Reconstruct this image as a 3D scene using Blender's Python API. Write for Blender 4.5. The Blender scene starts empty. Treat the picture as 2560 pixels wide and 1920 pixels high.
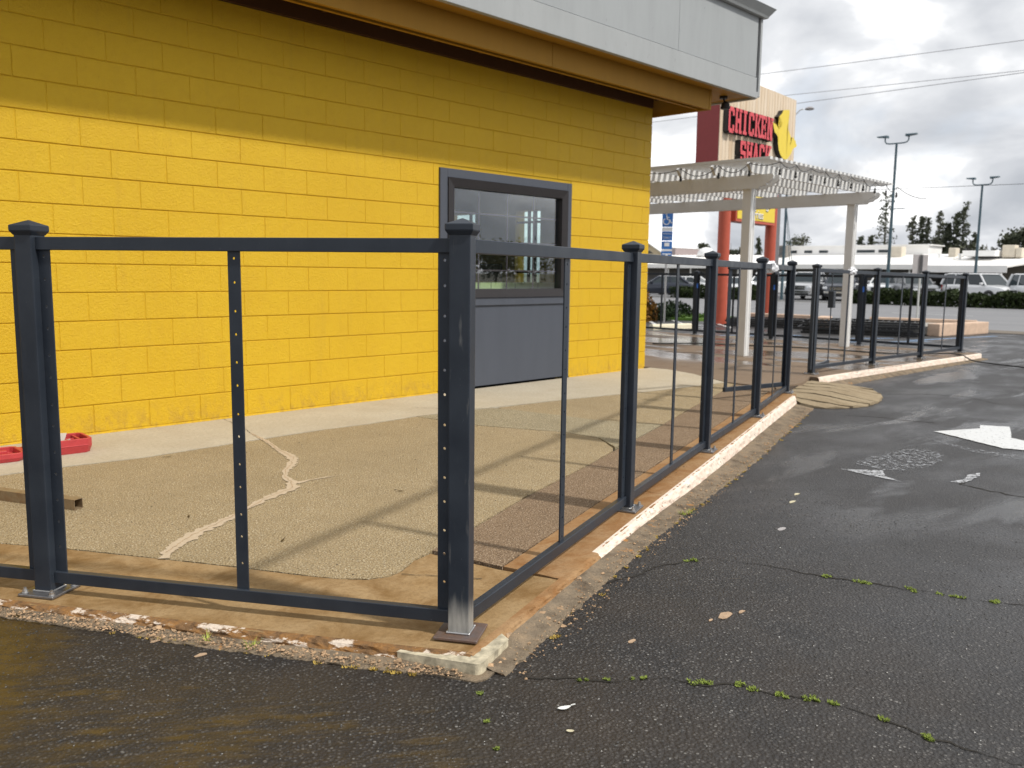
import bpy, bmesh, math, random
import numpy as np
from mathutils import Vector, Matrix, noise as mnoise
rad = math.radians
random.seed(7); rng = np.random.default_rng(7)
S = bpy.context.scene
C = S.collection

# ------------------------------------------------------------------ camera
yaw, pitch, roll = rad(43.847), rad(-7.3286), rad(0.7022)
F = Vector((math.cos(yaw)*math.cos(pitch), math.sin(yaw)*math.cos(pitch), math.sin(pitch)))
R0 = Vector((math.sin(yaw), -math.cos(yaw), 0)); U0 = R0.cross(F)
Rv = R0*math.cos(roll) + U0*math.sin(roll); Uv = U0*math.cos(roll) - R0*math.sin(roll)
EYE = 1.205
cd = bpy.data.cameras.new('camera'); cam = bpy.data.objects.new('camera', cd); C.objects.link(cam)
M = Matrix((Rv, Uv, -F)).transposed().to_4x4(); M.translation = (0, 0, EYE); cam.matrix_world = M
cd.sensor_width = 36; cd.lens = 36*2156.5/2560; cd.clip_start = 0.05; cd.clip_end = 4000
cd.dof.use_dof = True; cd.dof.focus_distance = 3.1; cd.dof.aperture_fstop = 5.2
S.camera = cam

# ------------------------------------------------------------------ light
SUN_EL = rad(50.4); sun_h = Vector((0.27, -0.963, 0)).normalized()
sun_dir = Vector((sun_h.x*math.cos(SUN_EL), sun_h.y*math.cos(SUN_EL), math.sin(SUN_EL)))
W = bpy.data.worlds.new('World'); S.world = W; W.use_nodes = True
nt = W.node_tree; nt.nodes.clear()
def N(nt, t, **k):
    n = nt.nodes.new(t)
    for a, b in k.items(): setattr(n, a, b)
    return n
sky = N(nt, 'ShaderNodeTexSky', sky_type='NISHITA'); sky.sun_disc = False
sky.sun_elevation = SUN_EL; sky.sun_rotation = math.atan2(sun_h.x, sun_h.y)
sky.air_density = 1.0; sky.dust_density = 1.2
tc = N(nt, 'ShaderNodeTexCoord')
# clouds: noise on the view direction projected onto a flat cloud deck
sep = N(nt, 'ShaderNodeSeparateXYZ'); nt.links.new(tc.outputs['Generated'], sep.inputs[0])
zadd = N(nt, 'ShaderNodeMath', operation='ADD'); zadd.inputs[1].default_value = 0.42; nt.links.new(sep.outputs[2], zadd.inputs[0])
zmx = N(nt, 'ShaderNodeMath', operation='MAXIMUM'); zmx.inputs[1].default_value = 0.05; nt.links.new(zadd.outputs[0], zmx.inputs[0])
dx = N(nt, 'ShaderNodeMath', operation='DIVIDE'); nt.links.new(sep.outputs[0], dx.inputs[0]); nt.links.new(zmx.outputs[0], dx.inputs[1])
dy = N(nt, 'ShaderNodeMath', operation='DIVIDE'); nt.links.new(sep.outputs[1], dy.inputs[0]); nt.links.new(zmx.outputs[0], dy.inputs[1])
cmb = N(nt, 'ShaderNodeCombineXYZ'); nt.links.new(dx.outputs[0], cmb.inputs[0]); nt.links.new(dy.outputs[0], cmb.inputs[1])
def cloudnoise(scale, det, rough, off, dist=0.3):
    mp = N(nt, 'ShaderNodeMapping'); mp.inputs['Location'].default_value = off
    nt.links.new(cmb.outputs[0], mp.inputs[0])
    n = N(nt, 'ShaderNodeTexNoise'); n.inputs['Scale'].default_value = scale; n.inputs['Detail'].default_value = det
    n.inputs['Roughness'].default_value = rough; n.inputs['Distortion'].default_value = dist
    nt.links.new(mp.outputs[0], n.inputs['Vector']); return n
cn = cloudnoise(1.9, 8, 0.52, (3.1, 1.7, 0.0))
cn2 = cloudnoise(3.6, 7, 0.5, (7.3, 2.2, 0.0))
def ramp(nt, src, stops, interp='LINEAR'):
    r = N(nt, 'ShaderNodeValToRGB'); e = r.color_ramp.elements; r.color_ramp.interpolation = interp
    while len(e) > 1: e.remove(e[-1])
    e[0].position, e[0].color = stops[0][0], (*stops[0][1], 1)
    for p, c in stops[1:]:
        x = e.new(p); x.color = (*c, 1)
    nt.links.new(src, r.inputs[0]); return r
cov = ramp(nt, cn.outputs[0], [(0.30, (0.25,)*3), (0.44, (1.0,)*3)])
ccol = ramp(nt, cn2.outputs[0], [(0.28, (4.6, 4.85, 5.25)), (0.42, (5.9, 6.1, 6.45)), (0.52, (7.6, 7.75, 8.0)), (0.60, (11.0, 11.0, 11.0)), (0.68, (14, 14, 14))])
# thin high veil tints the gaps
veil = N(nt, 'ShaderNodeMix', data_type='RGBA'); veil.inputs[0].default_value = 0.62
nt.links.new(sky.outputs[0], veil.inputs[6]); veil.inputs[7].default_value = (8.2, 8.9, 10.0, 1)
cm = N(nt, 'ShaderNodeMix', data_type='RGBA'); nt.links.new(cov.outputs[0], cm.inputs[0])
nt.links.new(veil.outputs[2], cm.inputs[6]); nt.links.new(ccol.outputs[0], cm.inputs[7])
bg = N(nt, 'ShaderNodeBackground'); bg.inputs[1].default_value = 0.115
nt.links.new(cm.outputs[2], bg.inputs[0])
wo = N(nt, 'ShaderNodeOutputWorld'); nt.links.new(bg.outputs[0], wo.inputs[0])

sl = bpy.data.lights.new('sun', 'SUN'); sl.energy = 3.35; sl.angle = rad(3.0); sl.color = (1.0, 0.95, 0.87)
so = bpy.data.objects.new('sun', sl); C.objects.link(so)
so.rotation_euler = sun_dir.to_track_quat('Z', 'Y').to_euler(); so.location = (2, -8, 12)
S.view_settings.view_transform = 'Standard'; S.view_settings.look = 'None'
S.view_settings.exposure = 0.0; S.view_settings.gamma = 1.0; S.view_settings.use_curve_mapping = False
S.render.engine = 'CYCLES'
S.cycles.max_bounces = 8; S.cycles.diffuse_bounces = 4; S.cycles.transparent_max_bounces = 12
S.cycles.use_denoising = True

# ------------------------------------------------------------------ helpers
class MB:
    """collects shapes into one mesh"""
    def __init__(s): s.v = []; s.f = []; s.m = []
    def add(s, v, f, m=0):
        o = len(s.v); s.v += [tuple(p) for p in v]; s.f += [tuple(i+o for i in q) for q in f]; s.m += [m]*len(f); return s
    def box(s, x0, x1, y0, y1, z0, z1, m=0):
        v = [(x0,y0,z0),(x1,y0,z0),(x1,y1,z0),(x0,y1,z0),(x0,y0,z1),(x1,y0,z1),(x1,y1,z1),(x0,y1,z1)]
        return s.add(v, [(3,2,1,0),(4,5,6,7),(0,1,5,4),(1,2,6,5),(2,3,7,6),(3,0,4,7)], m)
    def hexa(s, pts, m=0):   # 8 points, same order as box
        return s.add(pts, [(3,2,1,0),(4,5,6,7),(0,1,5,4),(1,2,6,5),(2,3,7,6),(3,0,4,7)], m)
    def prism(s, poly, z0, z1, m=0, mside=None):   # poly in xy, counter-clockwise
        n = len(poly); v = [(x,y,z0) for x,y in poly] + [(x,y,z1) for x,y in poly]
        s.add(v, [tuple(range(n-1,-1,-1)), tuple(range(n,2*n))], m)
        s.add(v, [(i,(i+1)%n,n+(i+1)%n,n+i) for i in range(n)], m if mside is None else mside); return s
    def tube(s, pts, r, n=8, m=0, cap=True):
        pts = [Vector(p) for p in pts]; rs = r if isinstance(r, (list, tuple)) else [r]*len(pts)
        o = []; up = Vector((0,0,1))
        d0 = (pts[1]-pts[0]).normalized()
        side = d0.cross(up); side = side.normalized() if side.length > 1e-3 else Vector((1,0,0))
        for i, p in enumerate(pts):
            d = (pts[min(i+1,len(pts)-1)]-pts[max(i-1,0)]).normalized()
            side = (side - d*side.dot(d)); side = side.normalized() if side.length > 1e-4 else d.orthogonal().normalized()
            b = d.cross(side)
            o += [tuple(p + (side*math.cos(2*math.pi*k/n) + b*math.sin(2*math.pi*k/n))*rs[i]) for k in range(n)]
        f = [(i*n+k, i*n+(k+1)%n, (i+1)*n+(k+1)%n, (i+1)*n+k) for i in range(len(pts)-1) for k in range(n)]
        if cap: f += [tuple(range(n-1,-1,-1)), tuple(range((len(pts)-1)*n, len(pts)*n))]
        return s.add(o, f, m)
    def cyl(s, c, r, h, n=16, axis='z', m=0, r2=None):
        a = {'x':Vector((h,0,0)),'y':Vector((0,h,0)),'z':Vector((0,0,h))}[axis]; c = Vector(c)
        return s.tube([c, c+a], [r, r if r2 is None else r2], n, m)
    def lathe(s, c, prof, n=20, m=0):   # prof list (r, z)
        o = [(c[0]+r*math.cos(2*math.pi*k/n), c[1]+r*math.sin(2*math.pi*k/n), c[2]+z) for r, z in prof for k in range(n)]
        f = [(i*n+k, i*n+(k+1)%n, (i+1)*n+(k+1)%n, (i+1)*n+k) for i in range(len(prof)-1) for k in range(n)]
        f += [tuple(range(n-1,-1,-1)), tuple(range((len(prof)-1)*n, len(prof)*n))]
        return s.add(o, f, m)
    def build(s, name, mats, parent=None, loc=None, bevel=0, smooth=False, seg=1):
        me = bpy.data.meshes.new(name); me.from_pydata(s.v, [], s.f)
        mats = mats if isinstance(mats, (list, tuple)) else [mats]
        for m in mats: me.materials.append(m)
        if len(mats) > 1: me.polygons.foreach_set('material_index', s.m)
        if bevel:
            bm = bmesh.new(); bm.from_mesh(me)
            es = [e for e in bm.edges if len(e.link_faces) == 2 and e.calc_face_angle() > 0.5]
            bmesh.ops.bevel(bm, geom=es, offset=bevel, segments=seg, profile=0.7, affect='EDGES', clamp_overlap=True)
            bm.to_mesh(me); bm.free()
        if smooth: me.polygons.foreach_set('use_smooth', [True]*len(me.polygons))
        me.update()
        o = bpy.data.objects.new(name, me); C.objects.link(o)
        if parent is not None: o.parent = parent
        if loc is not None: o.location = loc
        return o
def thing(name, label, cat, loc=(0,0,0), rz=0, group=None):
    o = bpy.data.objects.new(name, None); C.objects.link(o); o.location = loc; o.rotation_euler = (0,0,rz)
    o.empty_display_size = 0.1; tag(o, label, cat, group); return o
def tag(o, label, cat=None, group=None):
    o['label'] = label
    if cat: o['category'] = cat
    if group: o['group'] = group
    return o
def kind(o, k): o['kind'] = k; return o
def structure(name):
    o = bpy.data.objects.new(name, None); C.objects.link(o); o['kind'] = 'structure'; return o
def dup(root):
    def rec(o, par):
        c = o.copy(); C.objects.link(c)
        if par: c.parent = par
        for ch in kids.get(o.name, []): rec(ch, c)
        return c
    kids = {}
    for o in list(C.objects):
        if o.parent: kids.setdefault(o.parent.name, []).append(o)
    return rec(root, None)
def resample(pts, step):
    out = [Vector(pts[0])]
    for a, b in zip(pts[:-1], pts[1:]):
        a, b = Vector(a), Vector(b); n = max(1, int(round((b-a).length/step)))
        out += [a.lerp(b, i/n) for i in range(1, n+1)]
    return out

# ------------------------------------------------------------------ materials
class Mat:
    def __init__(s, name, rough=0.6, metal=0.0, spec=0.5):
        s.m = bpy.data.materials.new(name); s.m.use_nodes = True; s.nt = s.m.node_tree
        s.b = s.nt.nodes['Principled BSDF']; s.out = s.nt.nodes['Material Output']
        s.b.inputs['Roughness'].default_value = rough; s.b.inputs['Metallic'].default_value = metal
        s.b.inputs['Specular IOR Level'].default_value = spec
        s.pos = N(s.nt, 'ShaderNodeNewGeometry').outputs['Position']
    def L(s, a, b): s.nt.links.new(a, b)
    def scaled(s, sc, loc=(0,0,0)):
        mp = N(s.nt, 'ShaderNodeMapping'); mp.inputs['Scale'].default_value = sc if hasattr(sc, '__len__') else (sc,)*3
        mp.inputs['Location'].default_value = loc; s.L(s.pos, mp.inputs[0]); return mp.outputs[0]
    def noise(s, scale, det=4, rough=0.55, loc=(0,0,0), dist=0.0):
        n = N(s.nt, 'ShaderNodeTexNoise'); n.inputs['Scale'].default_value = 1.0; n.inputs['Detail'].default_value = det
        n.inputs['Roughness'].default_value = rough; n.inputs['Distortion'].default_value = dist
        s.L(s.scaled(scale, loc), n.inputs['Vector']); return n.outputs[0]
    def voro(s, scale, feature='F1', out='Distance', loc=(0,0,0), rnd=1.0):
        n = N(s.nt, 'ShaderNodeTexVoronoi', feature=feature); n.inputs['Scale'].default_value = 1.0
        n.inputs['Randomness'].default_value = rnd
        s.L(s.scaled(scale, loc), n.inputs['Vector']); return n.outputs[out]
    def ramp(s, src, stops, interp='LINEAR'): return ramp(s.nt, src, stops, interp).outputs[0]
    def mask(s, src, a, b): return s.ramp(src, [(a, (0,0,0)), (b, (1,1,1))])
    def mix(s, fac, a, b, mode='MIX'):
        n = N(s.nt, 'ShaderNodeMix', data_type='RGBA', blend_type=mode)
        for sock, val in ((n.inputs[0], fac), (n.inputs[6], a), (n.inputs[7], b)):
            if isinstance(val, (int, float)): sock.default_value = val
            elif isinstance(val, tuple): sock.default_value = (*val, 1) if len(val) == 3 else val
            else: s.L(val, sock)
        return n.outputs[2]
    def math(s, op, a, b=0.0, c=0.0):
        n = N(s.nt, 'ShaderNodeMath', operation=op)
        for i, v in enumerate((a, b, c)):
            if isinstance(v, (int, float)): n.inputs[i].default_value = v
            else: s.L(v, n.inputs[i])
        return n.outputs[0]
    def axis(s, i):
        if not hasattr(s, 'sx'): n = N(s.nt, 'ShaderNodeSeparateXYZ'); s.L(s.pos, n.inputs[0]); s.sx = n.outputs
        return s.sx[i]
    def grad(s, i, a, b):   # 0..1 along a world axis
        return s.math('SMOOTHSTEP', s.axis(i), a, b) if False else s.clampmap(s.axis(i), a, b)
    def clampmap(s, v, a, b):
        n = N(s.nt, 'ShaderNodeMapRange'); n.interpolation_type = 'SMOOTHSTEP'
        s.L(v, n.inputs[0]); n.inputs[1].default_value = a; n.inputs[2].default_value = b; return n.outputs[0]
    def color(s, c):
        i = s.b.inputs['Base Color']
        if isinstance(c, tuple): i.default_value = (*c, 1)
        else: s.L(c, i)
        return s
    def rough(s, r):
        s.L(r, s.b.inputs['Roughness']); return s
    def bump(s, h, strength=0.3, dist=0.01, prev=None):
        n = N(s.nt, 'ShaderNodeBump'); n.inputs['Strength'].default_value = strength; n.inputs['Distance'].default_value = dist
        s.L(h, n.inputs['Height'])
        if prev is not None: s.L(prev, n.inputs['Normal'])
        s.L(n.outputs[0], s.b.inputs['Normal']); return n.outputs[0]
MT = {}
def simple(name, c, rough=0.5, metal=0.0, spec=0.5, var=0.12, scale=30, bump=0.0):
    if name in MT: return MT[name]
    s = Mat(name, rough, metal, spec); n = s.noise(scale, 5, 0.6)
    lo = tuple(x*(1-var) for x in c); hi = tuple(min(1, x*(1+var)) for x in c)
    s.color(s.ramp(n, [(0.3, lo), (0.7, hi)]))
    if bump: s.bump(n, bump, 0.004)
    MT[name] = s.m; return s.m

# painted concrete block
def m_block():
    s = Mat('yellow_block_paint', 0.52, 0, 0.4)
    big = s.noise(1.3, 3); sm = s.noise(18, 5); fine = s.noise(260, 4, 0.65)
    base = s.mix(s.mask(big, 0.3, 0.7), (0.65, 0.405, 0.008), (0.68, 0.435, 0.012))
    base = s.mix(s.math('MULTIPLY', s.mask(sm, 0.45, 0.75), 0.25), base, (0.57, 0.32, 0.010))
    pits = s.voro(55); pm = s.math('MULTIPLY', s.mask(s.noise(9, 2), 0.55, 0.7), s.ramp(pits, [(0.05, (1,1,1)), (0.16, (0,0,0))]))
    base = s.mix(s.math('MULTIPLY', pm, 0.5), base, (0.30, 0.16, 0.02))
    low = s.math('MULTIPLY', s.clampmap(s.axis(2), 0.26, 0.0), s.mask(s.noise((16, 16, 9), 6, 0.75), 0.46, 0.66))
    base = s.mix(s.math('MULTIPLY', low, 0.55), base, (0.36, 0.20, 0.05)); run = s.math('MULTIPLY', s.mask(s.noise((9, 9, 0.6), 5, 0.6, (2, 2, 2)), 0.55, 0.72), 0.16); base = s.mix(run, base, (0.46, 0.27, 0.03))
    s.color(base)
    h = s.math('ADD', fine, s.math('MULTIPLY', s.noise(70, 3), 1.2)); h = s.math('SUBTRACT', h, s.math('MULTIPLY', pm, 1.5))
    s.bump(h, 0.6, 0.008); return s.m
MT['block'] = m_block()
def m_trim(name, c, rough=0.55):
    s = Mat(name, rough, 0, 0.35)
    n = s.noise((6, 6, 1.2), 6, 0.65); st = s.noise((14, 14, 0.7), 4)
    col = s.mix(s.math('MULTIPLY', s.mask(n, 0.4, 0.75), 0.35), c, tuple(x*0.72 for x in c))
    sp = s.math('MULTIPLY', s.mask(s.noise((40, 40, 12), 3), 0.66, 0.72), s.mask(st, 0.5, 0.62))
    col = s.mix(s.math('MULTIPLY', sp, 0.45), col, tuple(x*0.4 for x in c))
    s.color(col); s.bump(s.noise(90, 4), 0.15, 0.004); return s.m
MT['fascia'] = m_trim('grey_fascia_paint', (0.34, 0.36, 0.37))
MT['fascia_low'] = m_trim('light_grey_trim_paint', (0.36, 0.378, 0.385))
MT['soffit'] = m_trim('shaded_yellow_soffit_paint', (0.36, 0.185, 0.012), 0.6)  # yellow darkened in the colour itself for the shade under the overhang
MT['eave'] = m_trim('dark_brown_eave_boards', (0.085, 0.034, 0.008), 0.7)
MT['charcoal'] = m_trim('charcoal_window_surround_paint', (0.075, 0.085, 0.108), 0.5)
MT['bronze'] = simple('dark_bronze_window_frame', (0.018, 0.015, 0.016), 0.42)
MT['gap'] = simple('dark_gap', (0.012, 0.012, 0.012), 0.9)
# fence paint
def m_fence(worn):
    s = Mat('slate_fence_paint' + ('_worn' if worn else ''), 0.38, 0, 0.28)
    n = s.noise(7, 5); base = s.mix(s.mask(n, 0.3, 0.7), (0.022, 0.028, 0.039), (0.032, 0.040, 0.053))
    dust = s.math('MULTIPLY', s.mask(s.noise((60, 60, 9), 5, 0.7), 0.58, 0.85), 0.12)
    base = s.mix(dust, base, (0.15, 0.145, 0.13))
    spk = s.ramp(s.voro(120), [(0.05, (1,1,1)), (0.1, (0,0,0))]); spk = s.math('MULTIPLY', spk, s.mask(s.noise(25, 2), 0.62, 0.68))
    base = s.mix(spk, base, (0.32, 0.32, 0.32))
    r = s.ramp(n, [(0.3, (0.28,)*3), (0.7, (0.46,)*3)])
    if worn:   # bare galvanised steel shows at the foot and in patches
        foot = s.clampmap(s.math('ADD', s.axis(2), s.math('MULTIPLY', s.noise((30, 30, 4), 5), 0.12)), 0.20, 0.10)
        pat = s.math('MULTIPLY', s.mask(s.noise((30, 30, 5), 5, 0.6, (3, 1, 2)), 0.62, 0.76), 0.30)
        w = s.math('MAXIMUM', foot, pat)
        base = s.mix(w, base, s.ramp(s.noise((50, 50, 8), 4), [(0.3, (0.20, 0.20, 0.19)), (0.7, (0.42, 0.41, 0.38))]))
    s.color(base); s.rough(r); s.bump(s.noise(150, 4), 0.08, 0.002); return s.m
MT['fence'] = m_fence(False); MT['fence_worn'] = m_fence(True)
def m_steel(name, c, rough, rust=0.0):
    s = Mat(name, rough, 0.85 if rust < 0.5 else 0.35, 0.5)
    n = s.noise(40, 5, 0.65)
    col = s.ramp(n, [(0.3, tuple(x*0.7 for x in c)), (0.7, c)])
    if rust: col = s.mix(s.math('MULTIPLY', s.mask(s.noise(14, 6, 0.7), 0.35, 0.65), rust), col, (0.20, 0.085, 0.025))
    s.color(col); s.bump(n, 0.2, 0.003); return s.m
MT['zinc'] = m_steel('galvanised_steel', (0.55, 0.55, 0.55), 0.35)
MT['plate'] = m_steel('grey_base_plate', (0.30, 0.31, 0.33), 0.45, 0.15)
MT['rustplate'] = m_steel('rusty_base_plate', (0.16, 0.14, 0.14), 0.6, 0.5)
MT['rusttube'] = m_steel('rusty_steel_tube', (0.34, 0.27, 0.17), 0.6, 0.55)

# ---- ground materials
def m_aggregate(name, dark, mid, light, pale, scale=150, stain=None, wetness=0.0):
    s = Mat(name, 0.85, 0, 0.3)
    cell = s.voro(scale, out='Color'); d = s.voro(scale)
    sepc = N(s.nt, 'ShaderNodeSeparateColor'); s.L(cell, sepc.inputs[0])
    peb = s.ramp(sepc.outputs[0], [(0.0, dark), (0.25, mid), (0.7, light), (0.93, light), (1.0, pale)])
    matrix = s.mix(s.mask(s.noise(8, 4), 0.35, 0.7), mid, tuple(x*1.12 for x in mid))
    expo = s.mask(s.noise(1.1, 4, 0.6, (4, 2, 0)), 0.30, 0.62)
    pm = s.math('MULTIPLY', s.ramp(d, [(0.30, (1,1,1)), (0.50, (0,0,0))]), s.math('ADD', s.math('MULTIPLY', expo, 0.6), 0.4))
    col = s.mix(pm, matrix, peb)
    fines = s.mask(s.noise(135, 2), 0.54, 0.63); col = s.mix(s.math('MULTIPLY', fines, 0.72), col, dark); lts = s.mask(s.noise(125, 2, 0.5, (7, 3, 1)), 0.58, 0.66); col = s.mix(s.math('MULTIPLY', lts, 0.75), col, pale)
    big = s.noise(1.7, 5, 0.6, (1, 5, 0)); col = s.mix(s.math('MULTIPLY', s.mask(big, 0.42, 0.75), 0.35), col, tuple(x*0.72 for x in mid))
    if stain:
        st = s.mask(s.noise(3.1, 6, 0.65, (9, 2, 0)), 0.45, 0.72); col = s.mix(s.math('MULTIPLY', st, 0.7), col, stain)
    s.color(col)
    h = s.math('SUBTRACT', s.math('MULTIPLY', fines, -0.6), s.math('MULTIPLY', d, 1.0)); s.bump(h, 0.8, 0.006)
    return s.m
MT['aggA'] = m_aggregate('tan_aggregate_concrete', (0.12, 0.085, 0.045), (0.335, 0.255, 0.143), (0.39, 0.31, 0.19), (0.70, 0.62, 0.47), 105)
MT['aggB'] = m_aggregate('coarse_aggregate_concrete', (0.09, 0.075, 0.05), (0.30, 0.25, 0.155), (0.37, 0.32, 0.21), (0.76, 0.70, 0.56), 85)
MT['aggD'] = m_aggregate('brown_aggregate_concrete', (0.09, 0.05, 0.028), (0.225, 0.155, 0.095), (0.28, 0.20, 0.125), (0.56, 0.45, 0.33), 100)
def m_smooth_conc(name, a, b, stain=None, stain_amt=0.6, wet=False, streak=(2, 2, 2), sc=1.0):
    s = Mat(name, 0.85, 0, 0.3)
    n = s.noise(2.2*sc, 6, 0.62); f = s.noise(45, 5, 0.7)
    col = s.mix(s.mask(n, 0.3, 0.7), a, b)
    col = s.mix(s.math('MULTIPLY', s.mask(f, 0.48, 0.72), 0.5), col, tuple(x*0.55 for x in a)); mot = s.noise((34, 34, 34), 5, 0.75, (3, 7, 1), 0.8); col = s.mix(s.math('MULTIPLY', s.mask(mot, 0.50, 0.60), 0.30), col, tuple(x*0.62 for x in a))
    grit = s.mask(s.noise(240, 2), 0.62, 0.72); col = s.mix(s.math('MULTIPLY', grit, 0.5), col, tuple(x*0.45 for x in a))
    lg = s.mask(s.noise(200, 2, 0.5, (5, 5, 5)), 0.66, 0.74); col = s.mix(s.math('MULTIPLY', lg, 0.35), col, tuple(min(0.8, x*1.7) for x in b))
    if stain:
        st = s.mask(s.noise(streak, 7, 0.7, (2, 8, 1), 0.6), 0.42, 0.66); col = s.mix(s.math('MULTIPLY', st, stain_amt), col, stain)
    s.color(col); s.bump(s.math('ADD', f, s.math('MULTIPLY', s.noise(220, 3), 0.7)), 0.35, 0.004)
    if wet:
        w = s.mask(s.noise((1.5, 0.5, 1), 4, 0.5, (0.4, 1.1, 0), 0.4), 0.46, 0.54)
        w = s.math('MULTIPLY', w, s.clampmap(s.axis(0), 9.8, 11.2))
        s.rough(s.mix(w, (0.8,)*3, (0.04,)*3)); s.color(s.mix(s.math('MULTIPLY', w, 0.45), col, tuple(x*0.45 for x in a)))
    return s.m
MT['pale'] = m_smooth_conc('pale_dry_concrete', (0.45, 0.395, 0.30), (0.50, 0.45, 0.355), (0.36, 0.30, 0.22), 0.35)
MT['band'] = m_smooth_conc('stained_tan_concrete', (0.315, 0.20, 0.088), (0.36, 0.25, 0.13), (0.17, 0.088, 0.024), 0.8, streak=(5, 5, 5), sc=1.6)
MT['kband'] = m_smooth_conc('rust_stained_concrete', (0.32, 0.18, 0.075), (0.36, 0.23, 0.12), (0.22, 0.095, 0.025), 0.8, streak=(5, 9, 5), sc=2)
MT['patio_wet'] = m_smooth_conc('damp_brown_concrete', (0.20, 0.145, 0.10), (0.24, 0.18, 0.125), (0.15, 0.10, 0.065), 0.5, wet=True)
MT['soil'] = simple('joint_soil', (0.05, 0.032, 0.018), 0.95, scale=60, var=0.5)
def m_kerbpaint():
    s = Mat('chipped_white_pink_kerb_paint', 0.7, 0, 0.3)
    n = s.noise((24, 24, 30), 6, 0.7); paint = s.mix(s.mask(s.noise(12, 4), 0.35, 0.65), (0.74, 0.58, 0.48), (0.78, 0.70, 0.60))
    chip = s.mask(n, 0.60, 0.66); col = s.mix(chip, paint, s.ramp(s.noise(50, 3), [(0.3, (0.16, 0.09, 0.045)), (0.7, (0.36, 0.27, 0.19))]))
    s.color(col); s.bump(s.math('SUBTRACT', s.noise(90, 4), chip), 0.5, 0.004); return s.m
MT['kpaint'] = m_kerbpaint()
def m_kerbrust():
    s = Mat('broken_orange_kerb_concrete', 0.9, 0, 0.2)
    n = s.noise(18, 7, 0.72); wm = s.mask(s.noise((7, 7, 30), 6, 0.7, (2, 0, 4)), 0.51, 0.55)
    col = s.ramp(n, [(0.28, (0.05, 0.03, 0.017)), (0.45, (0.20, 0.115, 0.055)), (0.6, (0.30, 0.15, 0.05)), (0.75, (0.36, 0.28, 0.19))])
    s.color(s.mix(wm, col, (0.68, 0.58, 0.48))); s.bump(n, 0.9, 0.015); return s.m
MT['krust'] = m_kerbrust()
def m_gutter(name, moss=True):
    s = Mat(name, 0.92, 0, 0.25)
    n = s.noise(9, 7, 0.7); col = s.ramp(n, [(0.3, (0.085, 0.062, 0.042)), (0.5, (0.19, 0.15, 0.105)), (0.7, (0.27, 0.20, 0.13))])
    chips = s.ramp(s.voro(60), [(0.08, (1,1,1)), (0.2, (0,0,0))]); chips = s.math('MULTIPLY', chips, s.mask(s.noise(14, 3, 0.5, (6, 1, 0)), 0.5, 0.6))
    col = s.mix(chips, col, (0.45, 0.33, 0.20))
    org = s.mask(s.noise(11, 5, 0.7, (8, 3, 0)), 0.62, 0.68); col = s.mix(s.math('MULTIPLY', org, 0.8), col, (0.42, 0.19, 0.05))
    s.color(col); s.bump(s.math('ADD', n, s.noise(90, 4)), 0.8, 0.010); return s.m
MT['gutter'] = m_gutter('dirty_gutter_concrete')
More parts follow.
